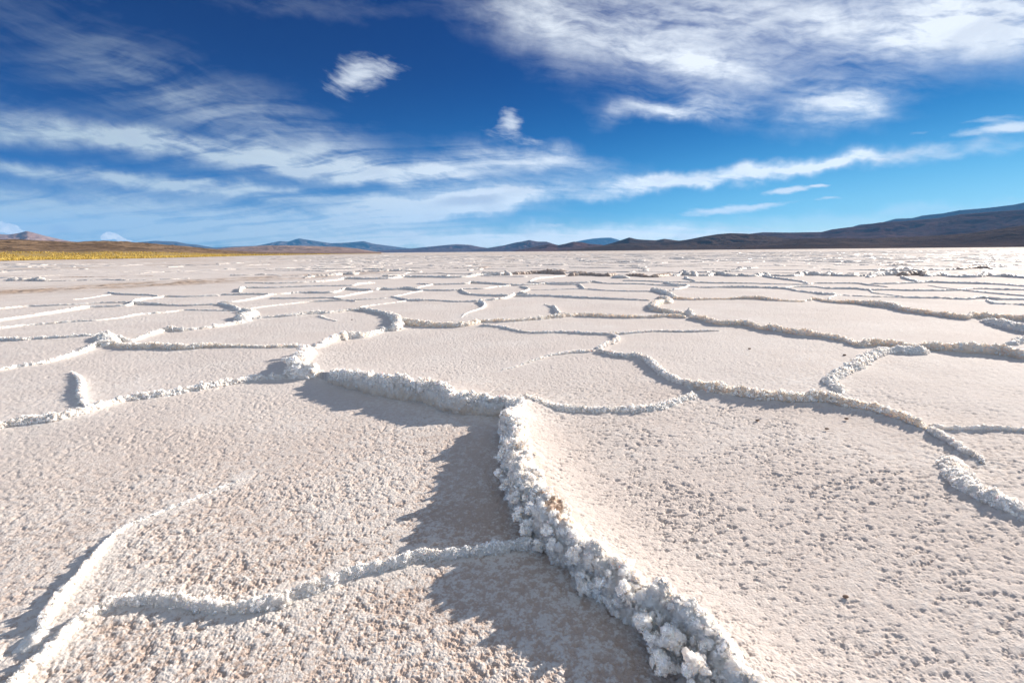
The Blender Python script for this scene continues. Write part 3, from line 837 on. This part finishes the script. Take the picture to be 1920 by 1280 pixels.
def sweep(line, o, seed, hscale=1.0):
    """a crusty wall swept along its plan line; returns verts, nrings, nprofile"""
    far = o.get('far')
    px_w = 1 / 484.0
    p, s = resample(line, lambda d: max(0.0032, d * px_w * (0.62 if d < 6 else 0.9)))
    n = len(p)
    hm = p[:, 2].max() * hscale
    dmin = np.hypot(p[:, 0], p[:, 1]).min()
    npf = int(np.clip(3.4 * hm / max(0.0032, dmin * px_w * 0.6), 8, 72))
    tx = np.gradient(p[:, 0])
    ty = np.gradient(p[:, 1])
    ln = np.hypot(tx, ty) + 1e-9
    tx, ty = tx / ln, ty / ln
    nx, ny = ty, -tx                                     # to the right of the line's direction
    # wander a little and change height along the way
    jag = o.get('jag', 0.14)
    sc = max(0.05, hm * 0.9)
    q = np.stack([s / sc, np.full(n, seed * 1.7), np.zeros(n)], 1)
    w1 = fbm(q, 3, 0.6, seed)
    h = p[:, 2] * hscale * (1 + jag * 1.3 * w1 + jag * 0.9 * np.clip(vnoise(q * 2.7, seed + 5), 0, 1) ** 2)
    q2 = np.stack([s / (sc * 1.5), np.full(n, seed * 2.3), np.ones(n)], 1)
    wob = fbm(q2, 3, 0.55, seed + 7) * hm * 0.35
    w = o.get('w', 0)
    w = np.full(n, w) * (h / max(hm, 1e-6)) ** 0.5 if w else h * 0.52
    w = np.maximum(w, h * 0.32) * (1 + 0.25 * fbm(q * 1.3 + 7, 2, 0.5, seed + 3))
    e = np.minimum(s, s[-1] - s)
    tp = np.clip(e / (hm * 0.9 + 0.004), 0, 1) ** 0.6
    h = h * (0.15 + 0.85 * tp)
    w = w * (0.35 + 0.65 * tp)
    u = np.linspace(-1, 1, npf)
    side = np.sin(u * math.pi / 2)
    U = side[None] * np.ones((n, 1))
    dome = np.clip(1 - np.abs(U) ** 1.9, 0, 1) ** 0.72
    d = U * w[:, None]
    lL, lR, lw = o.get('lipL', 0.28), o.get('lipR', 0.28), o.get('lw', 0.055)
    lip = np.where(U < 0, lL, lR) * h[:, None] * np.exp(-(np.abs(d) / lw) ** 1.25)
    z = lip + (h[:, None] - lip) * dome
    z = z - 0.02 * (np.abs(U) > 0.985) - 0.004 * (1 - dome)
    off = wob[:, None] * dome + d
    # an undercut: the steep side leans out over its foot
    lean = o.get('lean', 0)
    off = off + lean * dome ** 2
    X = p[:, 0][:, None] + nx[:, None] * off
    Y = p[:, 1][:, None] + ny[:, None] * off
    V = np.stack([X, Y, z], 2)
    # surface normals
    du = np.gradient(V, axis=0)
    dv = np.gradient(V, axis=1)
    nn = np.cross(dv, du)
    nn /= np.linalg.norm(nn, axis=2, keepdims=True) + 1e-12
    if nn[n // 2, npf // 2, 2] < 0:
        nn = -nn
    flat = V.reshape(-1, 3)
    rg_ = o.get('rough', 1.0)
    S1 = max(0.022, hm * 0.36)
    fine = max(0.006, dmin * px_w * 2.0)
    tall = np.array([1, 1, 0.55])                    # crystals stand upright: lumps taller than wide
    disp = 0.42 * S1 * (fbm(flat / S1 + seed, 2, 0.5, seed))
    S2 = min(max(S1 * 0.5, fine), hm * 1.1)
    disp += 0.50 * S2 * (knobs(flat * tall / S2 + seed * 2, seed + 3) - 0.45) + 0.35 * S2 * fbm(flat * 2.2 / S2, 2, 0.6, seed + 4)
    S3 = S2 * 0.45
    if S3 > fine * 0.8:
        disp += 0.50 * S3 * (knobs(flat * tall / S3, seed + 6) - 0.45)
    disp = disp * rg_
    edge = np.tile(np.clip((1 - np.abs(u)) * 9, 0, 1), n)
    disp = disp * edge * (0.3 + 0.7 * np.repeat(np.clip(h / hm, 0, 1), npf))
    flat = flat + nn.reshape(-1, 3) * disp[:, None]
    return flat, nn.reshape(-1, 3), n, npf, h, w, p, (nx, ny)


def build_ridge(rec, name='salt_ridge'):
    o = rec['o']
    seed = rec['seed']
    rs = np.random.default_rng(seed)
    V, nn, n, npf, h, w, p, (nx, ny) = sweep(rec['line'], o, seed)
    mat = M_BROWN if o.get('brown') else M_FAR if o.get('far') else M_CREAM if o.get('cream') else M_WHITE
    cx, cy = p[len(p) // 2, :2]
    base = np.array([cx, cy, 0.0])
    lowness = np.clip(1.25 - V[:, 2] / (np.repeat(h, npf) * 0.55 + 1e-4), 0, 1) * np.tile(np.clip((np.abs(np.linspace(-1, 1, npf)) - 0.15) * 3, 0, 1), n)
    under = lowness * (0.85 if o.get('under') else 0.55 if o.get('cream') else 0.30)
    for (bx, by, bz, br) in o.get('bare', ()):
        gx, gy = ground_at(bx, by, bz)
        dd = np.sqrt((V[:, 0] - gx) ** 2 + (V[:, 1] - gy) ** 2 + (V[:, 2] - bz) ** 2) / br
        bare = np.clip(1.6 - dd + 0.5 * fbm(V * 40, 3, 0.6, 3), 0, 1)
        under = np.maximum(under, bare * 1.7)
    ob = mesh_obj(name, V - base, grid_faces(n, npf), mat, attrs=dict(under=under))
    ob.location = base
    tag(ob, rec['label'], 'salt ridge', o.get('group'))
    rec['obj'] = ob
    rec['base'] = base
    rec['surf'] = (V, nn, n, npf, h)
    c = o.get('crumbs', 0)
    if c:
        # loose crystal grains grown over the crust: one skin on the ridge
        ring = np.repeat(np.arange(n), npf)
        u = np.tile(np.linspace(-1, 1, npf), n)
        hh = h[ring]
        area = len(V)
        dist = np.hypot(V[:, 0], V[:, 1])
        L = np.hypot(np.diff(p[:, 0]), np.diff(p[:, 1])).sum()
        cnt = int(min(14000, c * L * 4200 * min(1, 2.0 / dist.min())))
        wgt = (np.abs(u) < 0.93) * hh * np.clip(1.3 - under, 0.05, 1) * (np.clip(V[:, 2] / (hh + 1e-4) - 0.35, 0.02, 1) if o.get('under') else 1)
        k = rs.choice(area, cnt, p=wgt / wgt.sum())
        rg0 = o.get('rough', 1.0)
        rad = np.exp(rs.normal(math.log(0.0040), 0.42, cnt)) * np.clip(dist[k] / 2.4, 0.70, 1.8)
        rad = rad * np.where(rs.random(cnt) < 0.07 * rg0, 2.4, 1.0)
        rad = np.clip(rad, 0.0024, 0.016) * (0.5 + 0.5 * np.clip(hh[k] / 0.10, 0, 1))
        cen = V[k] + nn[k] * rad[:, None] * 0.25
        CV, CF = crumbs_mesh(cen - base, rad, rs)
        cr = mesh_obj('salt_grains', CV, CF, M_GRAINC if o.get('cream') else M_GRAIN, parent=ob, smooth=False)
        cr['kind'] = 'stuff'
    return ob


for rec in RIDGES:
    build_ridge(rec)

# clusters of crystals that hang off the steep sides
def cluster(parent, base, c, r, n, seed, squash=(1, 1, 0.8), rmin=.005, rmax=.013):
    rs = np.random.default_rng(seed)
    # a branching lump: every new grain sits on the surface of an older one
    cen = [np.array(c, float)]
    rad = [r * 0.45]
    while len(cen) < n:
        k = rs.integers(0, len(cen))
        dvec = rs.normal(size=3)
        dvec /= np.linalg.norm(dvec)
        rr_ = float(np.clip(rad[k] * rs.uniform(0.5, 0.95), rmin, rmax * 1.6))
        q = cen[k] + dvec * (rad[k] + rr_ * 0.35) * np.array(squash)
        if np.linalg.norm((q - c) / np.array(squash)) > r * 1.15 or q[2] < 0.004:
            continue
        cen.append(q)
        rad.append(rr_)
    CV, CF = crumbs_mesh(np.array(cen) - base, np.array(rad), rs)
    return mesh_obj('crystal_cluster', CV, CF, M_GRAIN, parent=parent, smooth=False)


main = RIDGES[0]
for i, (x, y, z, r, n) in enumerate([
        (962, 782, .075, .035, 120), (955, 815, .08, .040, 160), (945, 852, .07, .050, 260), (938, 875, .10, .042, 200), (955, 905, .06, .055, 300),
        (968, 925, .10, .045, 220), (975, 955, .08, .050, 280), (990, 985, .06, .050, 300), (1012, 1000, .04, .045, 220), (1048, 1010, .07, .045, 240), (1085, 1035, .07, .050, 300), (1105, 1062, .05, .045, 260),
        (1135, 1075, .08, .050, 300), (1165, 1105, .07, .050, 300), (1180, 1090, .11, .045, 240), (1212, 1150, .07, .055, 360), (1225, 1195, .05, .050, 320), (1262, 1185, .09, .050, 320), (1255, 1240, .05, .055, 380), (1310, 1235, .10, .050, 300), (1320, 1285, .06, .055, 320)]):
    gx, gy = ground_at(x, y, z)
    cluster(main['obj'], main['base'], np.array([gx - .006, gy - .004, z * 0.85]), r * 0.62, int(n * 1.5), 500 + i, rmin=.0026, rmax=.0080)
V_, nn_, n_, npf_, h_ = main['surf']
rs_ = np.random.default_rng(77)
k_ = int(n_ * 0.12)
ci = 0
while k_ < n_ * 0.93:
    u_i = rs_.integers(int(npf_ * 0.62), int(npf_ * 0.90))
    c_ = V_[k_ * npf_ + u_i] + nn_[k_ * npf_ + u_i] * 0.006
    if 0.015 < c_[2]:
        cluster(main['obj'], main['base'], c_, rs_.uniform(.014, .030), int(rs_.uniform(70, 200)), 900 + ci, squash=(1, 1, rs_.uniform(.8, 1.3)), rmin=.0026, rmax=.0070)
    ci += 1
    k_ += int(n_ * rs_.uniform(.010, .026))
knob = RIDGES[9]
for i, (x, y, z, r, n) in enumerate([(548, 684, .09, .075, 320), (560, 668, .12, .06, 240), (575, 690, .07, .06, 220), (545, 698, .05, .05, 160), (568, 652, .09, .045, 140)]):
    gx, gy = ground_at(x, y, z)
    cluster(knob['obj'], knob['base'], np.array([gx, gy, z]), r, n, 700 + i, rmin=.010, rmax=.022)

# ------------------------------------------------------------------ polygon net of low ridges far out
def voronoi_edges():
    seeds = []
    y = 18.5
    while y < 170:
        cell = 2.2 + 0.038 * y
        xlim = y * 1.25 + 4
        x = -xlim
        while x < xlim:
            seeds.append((x + random.uniform(-.42, .42) * cell * 1.3, y + random.uniform(-.42, .42) * cell))
            x += cell * 1.3
        y += cell
    vs, es, fs, *_ = delaunay_2d_cdt([Vector(s) for s in seeds], [], [], 0, 1e-6)
    cc, em = [], {}
    for fi, f in enumerate(fs):
        a, b, c = [vs[i] for i in f[:3]]
        d = 2 * (a.x * (b.y - c.y) + b.x * (c.y - a.y) + c.x * (a.y - b.y))
        if abs(d) < 1e-9:
            cc.append(None)
            continue
        ux = (a.length_squared * (b.y - c.y) + b.length_squared * (c.y - a.y) + c.length_squared * (a.y - b.y)) / d
        uy = (a.length_squared * (c.x - b.x) + b.length_squared * (a.x - c.x) + c.length_squared * (b.x - a.x)) / d
        cc.append((ux, uy))
        for i in range(3):
            em.setdefault(tuple(sorted((f[i], f[(i + 1) % 3]))), []).append(fi)
    out = []
    for k, v in em.items():
        if len(v) == 2 and cc[v[0]] and cc[v[1]]:
            a, b = cc[v[0]], cc[v[1]]
            L = math.dist(a, b)
            if 0.5 < L < 12 and 18 < a[1] < 175 and 18 < b[1] < 175:
                out.append((a, b, L))
    return out


edges = voronoi_edges()
edges = [e for e in edges if random.random() < 0.86]
# keep the far left, before the grass, as good as bare
edges = [e for e in edges if not (e[0][0] < -0.55 * e[0][1] and e[0][1] > 60)]
edges = [e for e in edges if e[0][0] > -0.42 * e[0][1] or random.random() < 0.35]
edges.sort(key=lambda e: min(e[0][1], e[1][1]))
in_view = [e for e in edges if abs(0.5 * (e[0][0] + e[1][0])) < 1.0 * 0.5 * (e[0][1] + e[1][1])]
rest = [e for e in edges if e not in in_view[:185]]
FV, FF, off = [], [], 0


def edge_line(a, b, seed):
    n = 7
    rs = np.random.default_rng(seed)
    t = np.linspace(0, 1, n)
    dx, dy = b[0] - a[0], b[1] - a[1]
    wob = rs.normal(0, 0.055, n) * np.sin(t * math.pi)
    hh = rs.uniform(0.013, 0.042) * (1.6 if rs.random() < 0.1 else 1) * (1 + 0.35 * rs.normal(0, 1, n))
    return np.stack([a[0] + dx * t - dy * wob, a[1] + dy * t + dx * wob, np.clip(hh, 0.01, 0.12)], 1)


for i, (a, b, L) in enumerate(in_view[:185]):
    o = dict(far=1, w=random.uniform(.09, .2), jag=.3, group='far low salt ridges near the horizon')
    if random.random() < 0.06:
        o['brown'] = 1
    rec = dict(label='far low crusty salt ridge on the rough pale flat beyond the back row', line=catmull(edge_line(a, b, i), 6), o=o, seed=2000 + i)
    build_ridge(rec)
for i, (a, b, L) in enumerate(rest):
    V, nn, n, npf, *_ = sweep(catmull(edge_line(a, b, 9000 + i), 3), dict(far=1, w=random.uniform(.12, .3), jag=.3), 5000 + i, 1.0)
    FV.append(V)
    FF.append(grid_faces(n, npf) + off)
    off += len(V)
o_ = mesh_obj('ridge_net', np.vstack(FV), np.vstack(FF), M_FAR)
tag(o_, 'fine net of the farthest salt ridges fading to the horizon', 'salt ridges', kind='stuff')


# ------------------------------------------------------------------ hills and mountains
def mat_rock(name, c1, c2, c3, sc=0.002, bump=12.0):
    m, g, b = material(name)
    geo = g.node('ShaderNodeNewGeometry')
    P = geo.outputs['Position']
    n1 = g.noise(P, sc, 8, 0.6)
    n2 = g.noise(P, sc * 7, 6, 0.65)
    c = g.mix(g.ramp(n1, 0.40, 0.60), c1, c2)
    c = g.mix(g.math('MULTIPLY', g.ramp(n2, 0.50, 0.68), 0.7), c, c3)
    g.put(b.inputs['Base Color'], c)
    b.inputs['Roughness'].default_value = 1.0
    b.inputs['Specular IOR Level'].default_value = 0.0
    bm = g.node('ShaderNodeBump')
    bm.inputs['Strength'].default_value = 0.8
    bm.inputs['Distance'].default_value = bump
    g.put(bm.inputs['Height'], n2)
    g.put(b.inputs['Normal'], bm.outputs[0])
    return m


def mountain(name, prof, D, depth, mat, seed, rough=0.25, ny=70, front=0.85):
    """prof: skyline points in photograph pixels, laid at distance D; a real ridge with front and back slopes"""
    prof = sorted(prof)
    xs = np.linspace(prof[0][0], prof[-1][0], max(60, int((prof[-1][0] - prof[0][0]) / 2.2)))
    ys = np.interp(xs, [p[0] for p in prof], [p[1] for p in prof])
    az, tz = [], []
    for x, y in zip(xs, ys):
        d = ray(x, y)
        az.append(math.atan2(d.x, d.y))
        tz.append(d.z / math.hypot(d.x, d.y))
    az = np.array(az)
    H = np.maximum(np.array(tz) * D + CAM_H, 0.0)
    v = np.concatenate([np.linspace(-1, 0, int(ny * 0.7), endpoint=False), np.linspace(0, 1, int(ny * 0.3))])
    A, Vv = np.meshgrid(az, v)
    Hh = np.meshgrid(H, v)[0]
    dist = D + np.where(Vv < 0, Vv * depth * front, Vv * depth)
    X = dist * np.sin(A)
    Y = dist * np.cos(A)
    sh = 1 - np.abs(Vv)
    prof_v = np.where(Vv < 0, 0.42 * sh + 0.58 * sh ** 2, sh ** 1.2)
    s = 1.0 / (depth * 0.32)
    w1 = fbm2(X.ravel() * s, Y.ravel() * s, 3, seed=seed).reshape(X.shape)
    rid = 1 - np.abs(fbm2(X.ravel() * s * 1.6 + 3 * w1.ravel(), Y.ravel() * s * 1.6 + w1.ravel(), 5, 0.55, seed=seed + 9)).reshape(X.shape) * 2
    Z = Hh * prof_v * (1 + rough * (rid - 0.6) * np.clip(np.abs(Vv) * 5, 0, 1)) - 0.5
    edge = np.minimum(np.arange(len(xs)), np.arange(len(xs))[::-1]) / 4.0
    Z *= np.clip(edge, 0, 1)[None]
    Z -= 1.0 * (np.abs(Vv) > 0.99)
    V = np.stack([X, Y, Z], 2).reshape(-1, 3)
    o = mesh_obj(name, V, grid_faces(*X.shape), mat)
    tag(o, kind='structure')
    return o


M_DARK = mat_rock('dark_rock', (0.075, 0.052, 0.044, 1), (0.115, 0.080, 0.066, 1), (0.040, 0.034, 0.030, 1), 0.003)
M_PURP = mat_rock('red_brown_rock', (0.105, 0.058, 0.052, 1), (0.15, 0.088, 0.078, 1), (0.060, 0.040, 0.038, 1), 0.002)
M_TAN = mat_rock('tan_rock', (0.30, 0.20, 0.165, 1), (0.38, 0.27, 0.225, 1), (0.16, 0.11, 0.10, 1), 0.002)
M_BLUE = mat_rock('grey_rock', (0.10, 0.085, 0.085, 1), (0.16, 0.125, 0.12, 1), (0.07, 0.06, 0.06, 1), 0.0015)

mountain('mountain', [(-120, 436), (-40, 438), (0, 439), (15, 440), (35, 437), (50, 433), (62, 436), (80, 441), (110, 448), (140, 454), (180, 458), (230, 462)], 8000, 1800, M_TAN, 3)
mountain('mountain', [(230, 462), (260, 454), (290, 451.5), (330, 453), (350, 457), (370, 459), (400, 464), (440, 468)], 13000, 1500, M_BLUE, 5)
mountain('mountain', [(370, 468), (400, 464), (440, 462), (480, 461), (500, 457), (525, 452), (540, 453), (560, 447), (580, 450), (620, 456), (650, 455), (682, 452), (700, 457), (730, 461), (770, 466), (800, 467), (850, 470)], 14200, 1800, M_BLUE, 7, rough=.35)
mountain('hill', [(380, 470), (430, 464), (470, 461.5), (500, 460), (540, 460), (580, 461), (640, 463), (670, 466), (700, 471), (740, 475)], 3600, 1000, M_TAN, 8, rough=.3)
mountain('mountain', [(700, 470), (760, 467), (800, 463), (830, 460), (855, 458), (880, 459), (900, 463), (930, 467), (960, 470)], 9500, 1500, M_PURP, 11, rough=.35)
mountain('mountain', [(880, 470), (920, 464), (945, 460), (965, 455), (978, 453), (992, 450), (1008, 453), (1025, 453), (1040, 458), (1060, 462), (1100, 468)], 8000, 1300, M_PURP, 13, rough=.35)
mountain('mountain', [(960, 470), (990, 465), (1010, 461), (1031, 457), (1045, 460), (1060, 457), (1075, 453), (1090, 454), (1105, 457), (1140, 460), (1180, 466)], 4600, 1000, M_PURP, 15, rough=.4)
mountain('mountain', [(1060, 458), (1080, 453), (1095, 450), (1110, 447.5), (1128, 446), (1145, 445.5), (1158, 449), (1170, 454), (1190, 458)], 15500, 1200, M_BLUE, 17)
mountain('mountain', [(1090, 466), (1130, 460), (1150, 455), (1165, 450), (1180, 445), (1192, 448), (1200, 449), (1230, 450.5), (1246, 447.5), (1270, 451), (1300, 452), (1340, 455)], 3900, 900, M_DARK, 19, rough=.35)
mountain('hill', [(1020, 471), (1070, 468), (1110, 463), (1150, 458), (1200, 455), (1260, 453), (1290, 449), (1320, 443), (1345, 439), (1370, 437), (1400, 438), (1430, 441), (1480, 447), (1540, 453), (1600, 460)], 3000, 900, M_DARK, 21, rough=.2)
mountain('mountain', [(1340, 450), (1400, 439), (1430, 435.5), (1480, 436), (1540, 435), (1560, 430), (1600, 425), (1650, 417), (1700, 414), (1760, 409), (1800, 402), (1860, 397), (1920, 393), (2040, 384), (2150, 392)], 5200, 1600, M_PURP, 23, rough=.16)
mountain('mountain', [(1560, 434), (1590, 428), (1612, 421), (1625, 420), (1650, 418), (1680, 410), (1710, 409), (1730, 404), (1768, 400), (1800, 394), (1850, 390), (1900, 384), (1920, 380), (2040, 366), (2150, 370)], 10200, 2000, M_BLUE, 25, rough=.2)
mountain('hill', [(1380, 462), (1440, 456), (1500, 447), (1560, 446), (1620, 447), (1700, 444), (1760, 441), (1820, 437), (1870, 429), (1920, 422), (2020, 410), (2150, 415)], 2500, 800, M_DARK, 27, rough=.2)

# ------------------------------------------------------------------ the brown rise on the left with its yellow grass
EDGE = [(-500, 503), (-200, 494), (0, 489.5), (100, 487.5), (200, 486), (300, 484), (400, 481.5), (480, 479.5), (560, 478), (640, 476.5), (720, 475.6)]
CREST = [(-500, 438), (-200, 446), (0, 449), (30, 448.5), (70, 450.5), (110, 452), (150, 452.5), (190, 451.5), (225, 452.5), (260, 455), (300, 458), (340, 461), (380, 464.5), (420, 469), (470, 472.5), (560, 474.5), (720, 475.2)]


def rise_field(x_px):
    ex = np.interp(x_px, [e[0] for e in EDGE], [e[1] for e in EDGE])
    cy = np.interp(x_px, [e[0] for e in CREST], [e[1] for e in CREST])
    gx, gy = ground_at(x_px, ex)
    d0 = math.hypot(gx, gy)
    rdir = ray(x_px, cy)
    az = math.atan2(rdir.x, rdir.y)
    return az, d0, rdir.z / math.hypot(rdir.x, rdir.y)


def rise_profile(az, d0, tz, k):
    """k 0..1 from the salt's edge to the crest; returns distance, height"""
    D1 = d0 * 3.4 + 60
    d = d0 + (D1 - d0) * k
    H = tz * D1 + CAM_H
    z = H * (0.10 * k + 0.90 * np.clip((k - 0.18) / 0.82, 0, 1) ** 1.15) - 0.12 * (k < 0.01)
    return d, np.maximum(z, 0.0) + 0.02 - 0.2 * (k < 0.01)


def build_rise():
    cols = np.linspace(-480, 715, 420)
    ks = np.concatenate([np.linspace(0, 1, 70), np.linspace(1.03, 1.8, 20)])
    V = []
    info = [rise_field(c) for c in cols]
    for k in ks:
        for (az, d0, tz) in info:
            if k <= 1:
                d, z = rise_profile(az, d0, tz, k)
            else:
                d, z = rise_profile(az, d0, tz, 1.0)
                d, z = d * k, z * max(0.0, 1 - (k - 1) * 1.6)
            V.append((d * math.sin(az), d * math.cos(az), z))
    V = np.array(V)
    kk = np.repeat(ks, len(cols))
    dr = np.hypot(V[:, 0], V[:, 1])
    amp = np.clip((kk - 0.25) * 2, 0, 1) * np.clip(V[:, 2] / 3, 0, 1)
    V[:, 2] += amp * (0.9 * fbm2(V[:, 0] * 0.035, V[:, 1] * 0.035, 4, 0.6, seed=91) + 0.35 * fbm2(V[:, 0] * 0.25, V[:, 1] * 0.25, 3, seed=92))
    m, g, b = material('sandy_soil')
    geo = g.node('ShaderNodeNewGeometry')
    P = geo.outputs['Position']
    c = g.mix(g.ramp(g.noise(P, 0.02, 6, 0.6), 0.42, 0.58), (0.36, 0.24, 0.145, 1), (0.25, 0.165, 0.10, 1))
    c = g.mix(g.ramp(g.noise(P, 0.085, 7, 0.7), 0.485, 0.56), c, (0.085, 0.055, 0.035, 1))
    c = g.mix(g.ramp(g.noise(P, 0.5, 4, 0.6), 0.56, 0.64, 0.0, 0.8), c, (0.07, 0.05, 0.03, 1))
    at = g.node('ShaderNodeAttribute', attribute_name='straw').outputs['Fac']
    c = g.mix(g.math('MULTIPLY', at, g.ramp(g.noise(P, 0.12, 4), 0.3, 0.5, 0.5, 1.0)), c, (0.44, 0.31, 0.11, 1))
    g.put(b.inputs['Base Color'], c)
    b.inputs['Roughness'].default_value = 0.95
    b.inputs['Specular IOR Level'].default_value = 0.1
    straw = np.clip(1 - (kk - 0.30) / 0.10, 0, 1) * np.clip((kk + 0.02) / 0.02, 0, 1)
    o = mesh_obj('brown_hill', V, grid_faces(len(ks), len(cols)), m, attrs=dict(straw=straw))
    o.name = 'hill'
    tag(o, kind='structure')
    # yellow grass in tufts on its foot
    rs = np.random.default_rng(5)
    GV, GF, n = [], [], 0
    mg, g, b = material('yellow_grass')
    oi = g.node('ShaderNodeNewGeometry')
    c = g.mix(g.noise(oi.outputs['Position'], 0.15, 4), (0.62, 0.44, 0.09, 1), (0.88, 0.68, 0.22, 1))
    g.put(b.inputs['Base Color'], c)
    b.inputs['Roughness'].default_value = 0.9
    b.inputs['Specular IOR Level'].default_value = 0.1
    N_T = 11000
    xp = rs.uniform(-470, 620, N_T)
    kp = rs.uniform(0.0, 0.36, N_T) ** 1.0
    cols_i = {}
    for x, k in zip(xp, kp):
        key = int(x // 4)
        if key not in cols_i:
            cols_i[key] = rise_field(key * 4.0)
        az, d0, tz = cols_i[key]
        az = az + (x - key * 4.0) / F_PX * 0.7
        if rs.random() < (k - 0.20) * 4:
            continue
        if math.sin(x * 0.05 + k * 31) + math.sin(x * 0.021 - k * 17 + 2) + rs.normal(0, .6) < -0.7:
            continue
        d, z = rise_profile(az, d0, tz, k)
        z = max(z, 0) + (0.15 if k < 0.01 else 0)
        bx, by = d * math.sin(az), d * math.cos(az)
        nb = 7
        hgt = rs.uniform(0.25, 0.75)
        rad = rs.uniform(0.25, 0.7)
        for j in range(nb):
            a = rs.uniform(0, 2 * math.pi)
            r0 = rs.uniform(0, 0.35) * rad
            x0, y0 = bx + r0 * math.cos(a), by + r0 * math.sin(a)
            wv = rs.uniform(0.06, 0.16)
            ca_, sa_ = math.cos(a + 1.57) * wv, math.sin(a + 1.57) * wv
            GV += [(x0 - ca_, y0 - sa_, z - .05), (x0 + ca_, y0 + sa_, z - .05), (x0 + math.cos(a) * rad * .8, y0 + math.sin(a) * rad * .8, z + hgt * rs.uniform(.6, 1))]
            GF.append((n, n + 1, n + 2))
            n += 3
    o = mesh_obj('grass', np.array(GV), np.array(GF), mg, smooth=False)
    tag(o, 'yellow tufts of dry grass along the foot of the brown rise', 'grass', kind='stuff')


build_rise()

# ------------------------------------------------------------------ small dark clods and pebbles on the near plates
M_CLOD = mat_rock('dark_clod', (0.20, 0.135, 0.10, 1), (0.32, 0.23, 0.18, 1), (0.12, 0.08, 0.06, 1), 60, 0.002)
CL = [(1585, 1122, 7, 'flattish dark lump standing in for a pit low on the big right plate'), (1587, 787, 5, 'tiny dark stone behind the big right plate, below the dark hole'),  # the first entry is a solid lump in place of a dark pit
      (1008, 818, 5, 'upper of two dark specks beside the tall ridge'), (1012, 832, 4, 'lower of two dark specks beside the tall ridge'), (1420, 790, 5, 'dark speck in the shade of the cream ridge'),
      (1550, 806, 5, 'dark speck on the big right plate below the cream ridge'), (660, 600, 2, 'pinhead stone left of the twin junction'), (1583, 667, 4, 'dark pebble left of the stubby white ridge'), (1405, 655, 4, 'dark pebble below the translucent lumps')]
for i, (x, y, s_, lab) in enumerate(CL):
    gx, gy = ground_at(x, y)
    r = s_ / F_PX * math.hypot(gx, gy) * 0.55
    rs = np.random.default_rng(i + 40)
    bm_ = bmesh.new()
    bmesh.ops.create_icosphere(bm_, subdivisions=3, radius=1.0)
    v = np.array([q.co[:] for q in bm_.verts])
    f = np.array([[q.index for q in t_.verts] for t_ in bm_.faces])
    bm_.free()
    v = v * (1 + 0.30 * fbm(v * 1.6 + i * 5, 4, 0.6, i))[:, None] * np.array([1.3, 0.8, 0.55])
    o = mesh_obj('salt_clod', v * r, f, M_CLOD)
    o.location = (gx, gy, 0.006 + r * 0.25)
    tag(o, lab, 'clod', 'dark clods lying on the plates')

# ------------------------------------------------------------------ haze
def haze():
    m = bpy.data.materials.new('air')
    m.use_nodes = True
    nt = m.node_tree
    nt.nodes.clear()
    v = nt.nodes.new('ShaderNodeVolumePrincipled')
    v.inputs['Color'].default_value = (0.12, 0.48, 1.0, 1)
    v.inputs['Density'].default_value = 3.4e-5
    v.inputs['Anisotropy'].default_value = 0.0
    out = nt.nodes.new('ShaderNodeOutputMaterial')
    nt.links.new(v.outputs[0], out.inputs['Volume'])
    x0, x1, y0, y1, z0, z1 = -17500, 17500, -17500, 17500, -3, 1250
    V = [(x, y, z) for z in (z0, z1) for y in (y0, y1) for x in (x0, x1)]
    F_ = [(0, 2, 3, 1), (4, 5, 7, 6), (0, 1, 5, 4), (2, 6, 7, 3), (0, 4, 6, 2), (1, 3, 7, 5)]
    o = mesh_obj('haze', V, F_, m, smooth=False)
    tag(o, 'thin blue air between the viewer and the mountains', 'haze', kind='stuff')


haze()
print('verts', sum(len(o.data.vertices) for o in scene.objects if o.type == 'MESH'))
